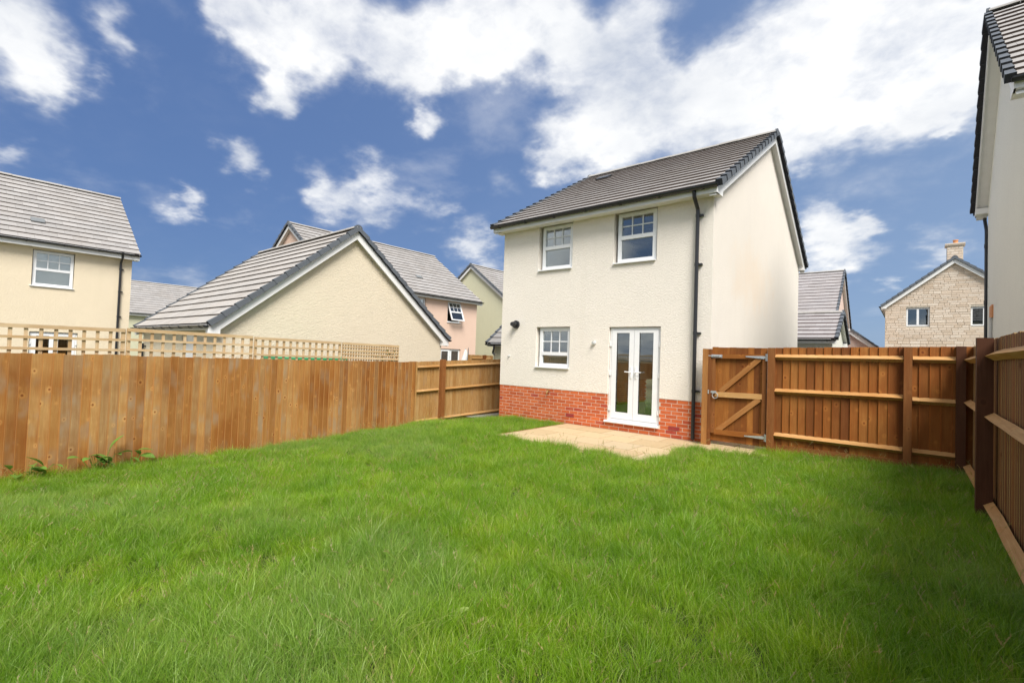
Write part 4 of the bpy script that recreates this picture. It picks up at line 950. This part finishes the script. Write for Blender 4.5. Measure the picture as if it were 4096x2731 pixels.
dock('low broad leaved dock at the foot of the left fence, nearest the camera', -9.22, .84, rl(9, .22, -.03, .10))
dock('broad leaved dock with one upright leaf against the grey boards of the left fence', -9.22, 1.56, rl(11, .22, .0, .14)+[(0, .12, .2, 1.3, 1.2, 1.2), (0, -.02, .14, .4, .1, 1.1)])
dock('small dock with two drooping leaves, farthest along the left fence', -9.22, 1.98, rl(3, .1, .05, .12)+[(0, .05, .16, 1.5, .15, .9), (0, -.03, .15, -1.5, .2, .9)])
dock('pale yellow green broad leaves standing in the middle of the lawn', -2.03, 1.88, [(0, -.03, .03, 2.9, .7, .8), (.03, .06, .04, .6, .9, .7), (-.04, -.08, .0, 3.9, .6, .6), (.02, .01, .02, 4.8, .5, .6)], 'leaf2', .15, .075, .0)
sh_ = thing('shrub', 'leafy green shrub showing through the far end of the trellis', 'shrub', (-10.2, 7.2, -.5))
lm = leaf_mesh('leaf', .16, .05, M['shrub'])
for k in range(90):
    a = rr_.uniform(0, 6.28); r_ = rr_.uniform(.03, .38); z = rr_.uniform(1.2, 2.05)
    O('leaf', lm, sh_, T((r_*math.cos(a), r_*math.sin(a), z)) @ rotz(a+rr_.uniform(-.6, .6)) @ Matrix.Rotation(-rr_.uniform(-.3, 1.1), 4, 'Y'))
sm_ = MB()
for k in range(9):
    a = 2*math.pi*k/9; sm_.tube([(0, 0, 0), (.1*math.cos(a), .1*math.sin(a), .9), (.3*math.cos(a), .3*math.sin(a), 1.9)], .012, 5)
part('branch', sm_, M['w_post'], sh_)

# ------------------------------------------------------------------ patio and paths
pt = MB().box(-6.04, -3.02, 6.80, 9.235, -.22, -.042).box(-3.015, -1.75, 8.42, 9.6, -.16, -.012); patio = struct('patio', pt, m_plain('sandy_bedding', (.24, .19, .12), .95, .1, .15, 0, 20))
def slab(x0, x1, y0, y1, z):
    e = .0075; mb = MB(); mb.hexa([(x0+e, y0+e, -.04), (x1-e, y0+e, -.04), (x1-e, y1-e, -.04), (x0+e, y1-e, -.04), (x0+e+.003, y0+e+.003, 0), (x1-e-.003, y0+e+.003, 0), (x1-e-.003, y1-e-.003, 0), (x0+e+.003, y1-e-.003, 0)])
    c = Vector(((x0+x1)/2, (y0+y1)/2, 0)); mb.v = [(a-c.x, b-c.y, q_) for a, b, q_ in mb.v]
    O('paving_slab', fixn(mb.mesh('paving_slab', M['slab'])), patio, T((c.x, c.y, z+rnd.uniform(-.0015, .0015))) @ Matrix.Rotation(rnd.uniform(-.002, .002), 4, 'X'))
for r_ in range(4):
    y0 = 9.232-.605*(r_+1); x = -6.02-(.3 if r_ % 2 else 0)
    while x < -3.06:
        a, b = max(-6.02, x), min(-3.02, x+.6)
        if b-a > .1: slab(a, b, max(y0, 6.82), y0+.605, 0)
        x += .6
for k in range(2):
    slab(-3.0+.6*k, -2.4+.6*k, 8.5, 9.0, .02); slab(-3.0+.6*k, -2.4+.6*k, 9.0, 9.5, .03)
ed = struct('edging_strip', MB().box(-6.075, -6.043, 6.82, 9.23, -.2, -.004), m_plain('rusty_edging', (.28, .13, .06), .8, .2, .15, 0, 15))
gp = MB(); gp.quad((-9.4, 9.3, -.215), (-8.14, 9.3, -.215), (-8.14, 18, -.18), (-9.4, 18, -.18)); struct('side_path', gp, M['gravel'])

# ------------------------------------------------------------------ grass
lib = bpy.data.collections.new('grass_tufts'); NTUFT = 10
def tuft(seed, n, hmin, hmax, spread, lean, heads=0, dry=.03):
    r = random.Random(seed); v = []; f = []; tn = []
    def blade(x, y, h, wd, az, bend, tone, tw):
        i = len(v); dx, dy = math.cos(az), math.sin(az); sx, sy = math.cos(tw), math.sin(tw)
        seg = 4
        for k in range(seg):
            t = k/seg; d_ = bend*h*t**1.9; zz_ = h*t*(1-.28*min(bend, 1.2)*t*t); ww = wd*(1-t*.75)*.5
            v.append((x+dx*d_-sx*ww, y+dy*d_-sy*ww, zz_)); v.append((x+dx*d_+sx*ww, y+dy*d_+sy*ww, zz_)); tn.extend((tone, tone))
        d_ = bend*h; v.append((x+dx*d_, y+dy*d_, h*(1-.28*min(bend, 1.2)))); tn.append(tone)
        for k in range(seg-1): a = i+2*k; f.append((a, a+1, a+3, a+2))
        a = i+2*(seg-1); f.append((a, a+1, a+2))
    for k in range(n):
        a = r.uniform(0, 6.283); q = spread*math.sqrt(r.random()); h = r.uniform(hmin, hmax)*(1-.25*q/spread)
        tone = min(.9, max(0, r.gauss(.52, .22)))
        if r.random() < dry: tone = r.uniform(.86, .95)
        az = a+r.uniform(-1.1, 1.1) if r.random() < .7 else r.uniform(0, 6.28)
        blade(q*math.cos(a), q*math.sin(a), h, r.uniform(.0022, .0046), az, r.uniform(.12, .75)*lean, tone, r.uniform(0, 3.14))
    for k in range(heads):
        a = r.uniform(0, 6.28); az = r.uniform(0, 6.28); h = hmax*r.uniform(1.0, 1.35); x, y = spread*.6*math.cos(a), spread*.6*math.sin(a)
        b_ = r.uniform(.15, .5); blade(x, y, h, .002, az, b_, .93, 0)
        for m_ in range(9):   # seed head
            t = .80+.2*m_/9; d_ = b_*h*t**1.9; zz_ = h*t*(1-.28*b_*t*t)
            blade(x+math.cos(az)*d_, y+math.sin(az)*d_, .016, .004, r.uniform(0, 6.28), .6, .98, r.uniform(0, 3.14))
            for q_ in range(len(v)-9, len(v)): v[q_] = (v[q_][0], v[q_][1], v[q_][2]+zz_)
    m = bpy.data.meshes.new('tuft'); m.from_pydata(v, [], f); m.materials.append(M['grass'])
    at = m.attributes.new('tone', 'FLOAT', 'POINT'); at.data.foreach_set('value', tn)
    o = bpy.data.objects.new('tuft_%02d' % seed, m); lib.objects.link(o)
for k in range(NTUFT):
    if k < 7: tuft(k, 115, .08, .195, .085, 1.0, 0, .035)
    elif k < 9: tuft(k, 60, .12, .25, .08, 1.5, 1, .12)
    else: tuft(k, 30, .12, .22, .07, .9, 3, .15)
r = random.Random(5); pts = []; rots = []; scls = []; idx = []
def add_t(x, y):
    if x < -9.36 or x > .60: return
    if -6.06 < x < -3.0 and y > 6.78: return
    if x > -3.05 and y > 8.40 and x < -1.95: return
    if x > -8.15 and y > 9.2: return
    if y > 9.0 and x > -3.0: return
    if y > 10.6: return
    z = gz(x, y); n1 = mn.noise((x*.55, y*.55, 3)); n2 = mn.noise((x*1.7, y*1.7, 9)); n3 = mn.noise((x*.35+7, y*.35, 1))
    hs = 1+.38*n1+.38*n2
    dpat = min(abs(x+6.05) if y > 6.5 else 9, abs(y-6.75) if -6.2 < x < -2.9 else 9, abs(x+3.02) if y > 6.7 else 9)
    near = min(dpat, 9.2-y+.4 if x < -6 else 9)
    if x < -6.05 and y > 7.6: hs *= .75
    lean = .28+.55*max(0, mn.noise((x*.8+20, y*.8, 2)))*2
    az = 2.2+2.2*mn.noise((x*.4, y*.4, 5))+r.uniform(-.7, .7)
    pts.append((x, y, z-.01)); rots.append((lean*math.cos(az)*r.uniform(.3, 1), lean*math.sin(az)*r.uniform(.3, 1), r.uniform(0, 6.28)))
    s = max(.72, hs)*r.uniform(.8, 1.2); scls.append((s*.95+.1, s*.95+.1, s))
    q = r.random(); idx.append(int(q*700) % 7 if q < .83 else (7 + int(r.random()*2) if q < .965 else 9))
def dens(x, y): d = math.hypot(x, y); return 190 if d < 4 else (150 if d < 7 else 110)
cell = .5; x = -9.5
while x < .7:
    y = -3.3
    while y < 11:
        v_ = Vector((x+.25, y+.25, 0)); d = v_.normalized().dot(Vector((fw.x, fw.y, 0)).normalized())
        k = dens(x, y)*cell*cell if (d > .35 or v_.length < 1.2) else 14*cell*cell
        for _ in range(int(k)): add_t(x+r.random()*cell, y+r.random()*cell)
        y += cell
    x += cell
pm = bpy.data.meshes.new('grass'); pm.from_pydata(pts, [], [])
for nm, dat, ty in (('rot', rots, 'FLOAT_VECTOR'), ('scl', scls, 'FLOAT_VECTOR')):
    a = pm.attributes.new(nm, ty, 'POINT'); a.data.foreach_set('vector', np.array(dat, dtype=np.float32).ravel())
a = pm.attributes.new('idx', 'INT', 'POINT'); a.data.foreach_set('value', idx)
pm.materials.append(M['grass'])
go = O('grass', pm); go['kind'] = 'stuff'; go['label'] = 'long bright green uncut grass covering the whole lawn'; go['category'] = 'grass'
ng = bpy.data.node_groups.new('grass_scatter', 'GeometryNodeTree')
ng.interface.new_socket('Geometry', in_out='INPUT', socket_type='NodeSocketGeometry'); ng.interface.new_socket('Geometry', in_out='OUTPUT', socket_type='NodeSocketGeometry')
gi_ = ng.nodes.new('NodeGroupInput'); goo = ng.nodes.new('NodeGroupOutput')
mp = ng.nodes.new('GeometryNodeMeshToPoints'); ip = ng.nodes.new('GeometryNodeInstanceOnPoints')
ci = ng.nodes.new('GeometryNodeCollectionInfo'); ci.inputs['Collection'].default_value = lib; ci.inputs['Separate Children'].default_value = True; ci.inputs['Reset Children'].default_value = True
ip.inputs['Pick Instance'].default_value = True
def nat(nm, ty): n = ng.nodes.new('GeometryNodeInputNamedAttribute'); n.data_type = ty; n.inputs['Name'].default_value = nm; return n.outputs[0]
ng.links.new(gi_.outputs[0], mp.inputs[0]); ng.links.new(mp.outputs[0], ip.inputs['Points']); ng.links.new(ci.outputs[0], ip.inputs['Instance'])
ng.links.new(nat('idx', 'INT'), ip.inputs['Instance Index']); ng.links.new(nat('rot', 'FLOAT_VECTOR'), ip.inputs['Rotation']); ng.links.new(nat('scl', 'FLOAT_VECTOR'), ip.inputs['Scale'])
ng.links.new(ip.outputs[0], goo.inputs[0])
md = go.modifiers.new('scatter', 'NODES'); md.node_group = ng
print('bricks', nb_, 'stones', len(stone_list), 'tufts', len(pts))
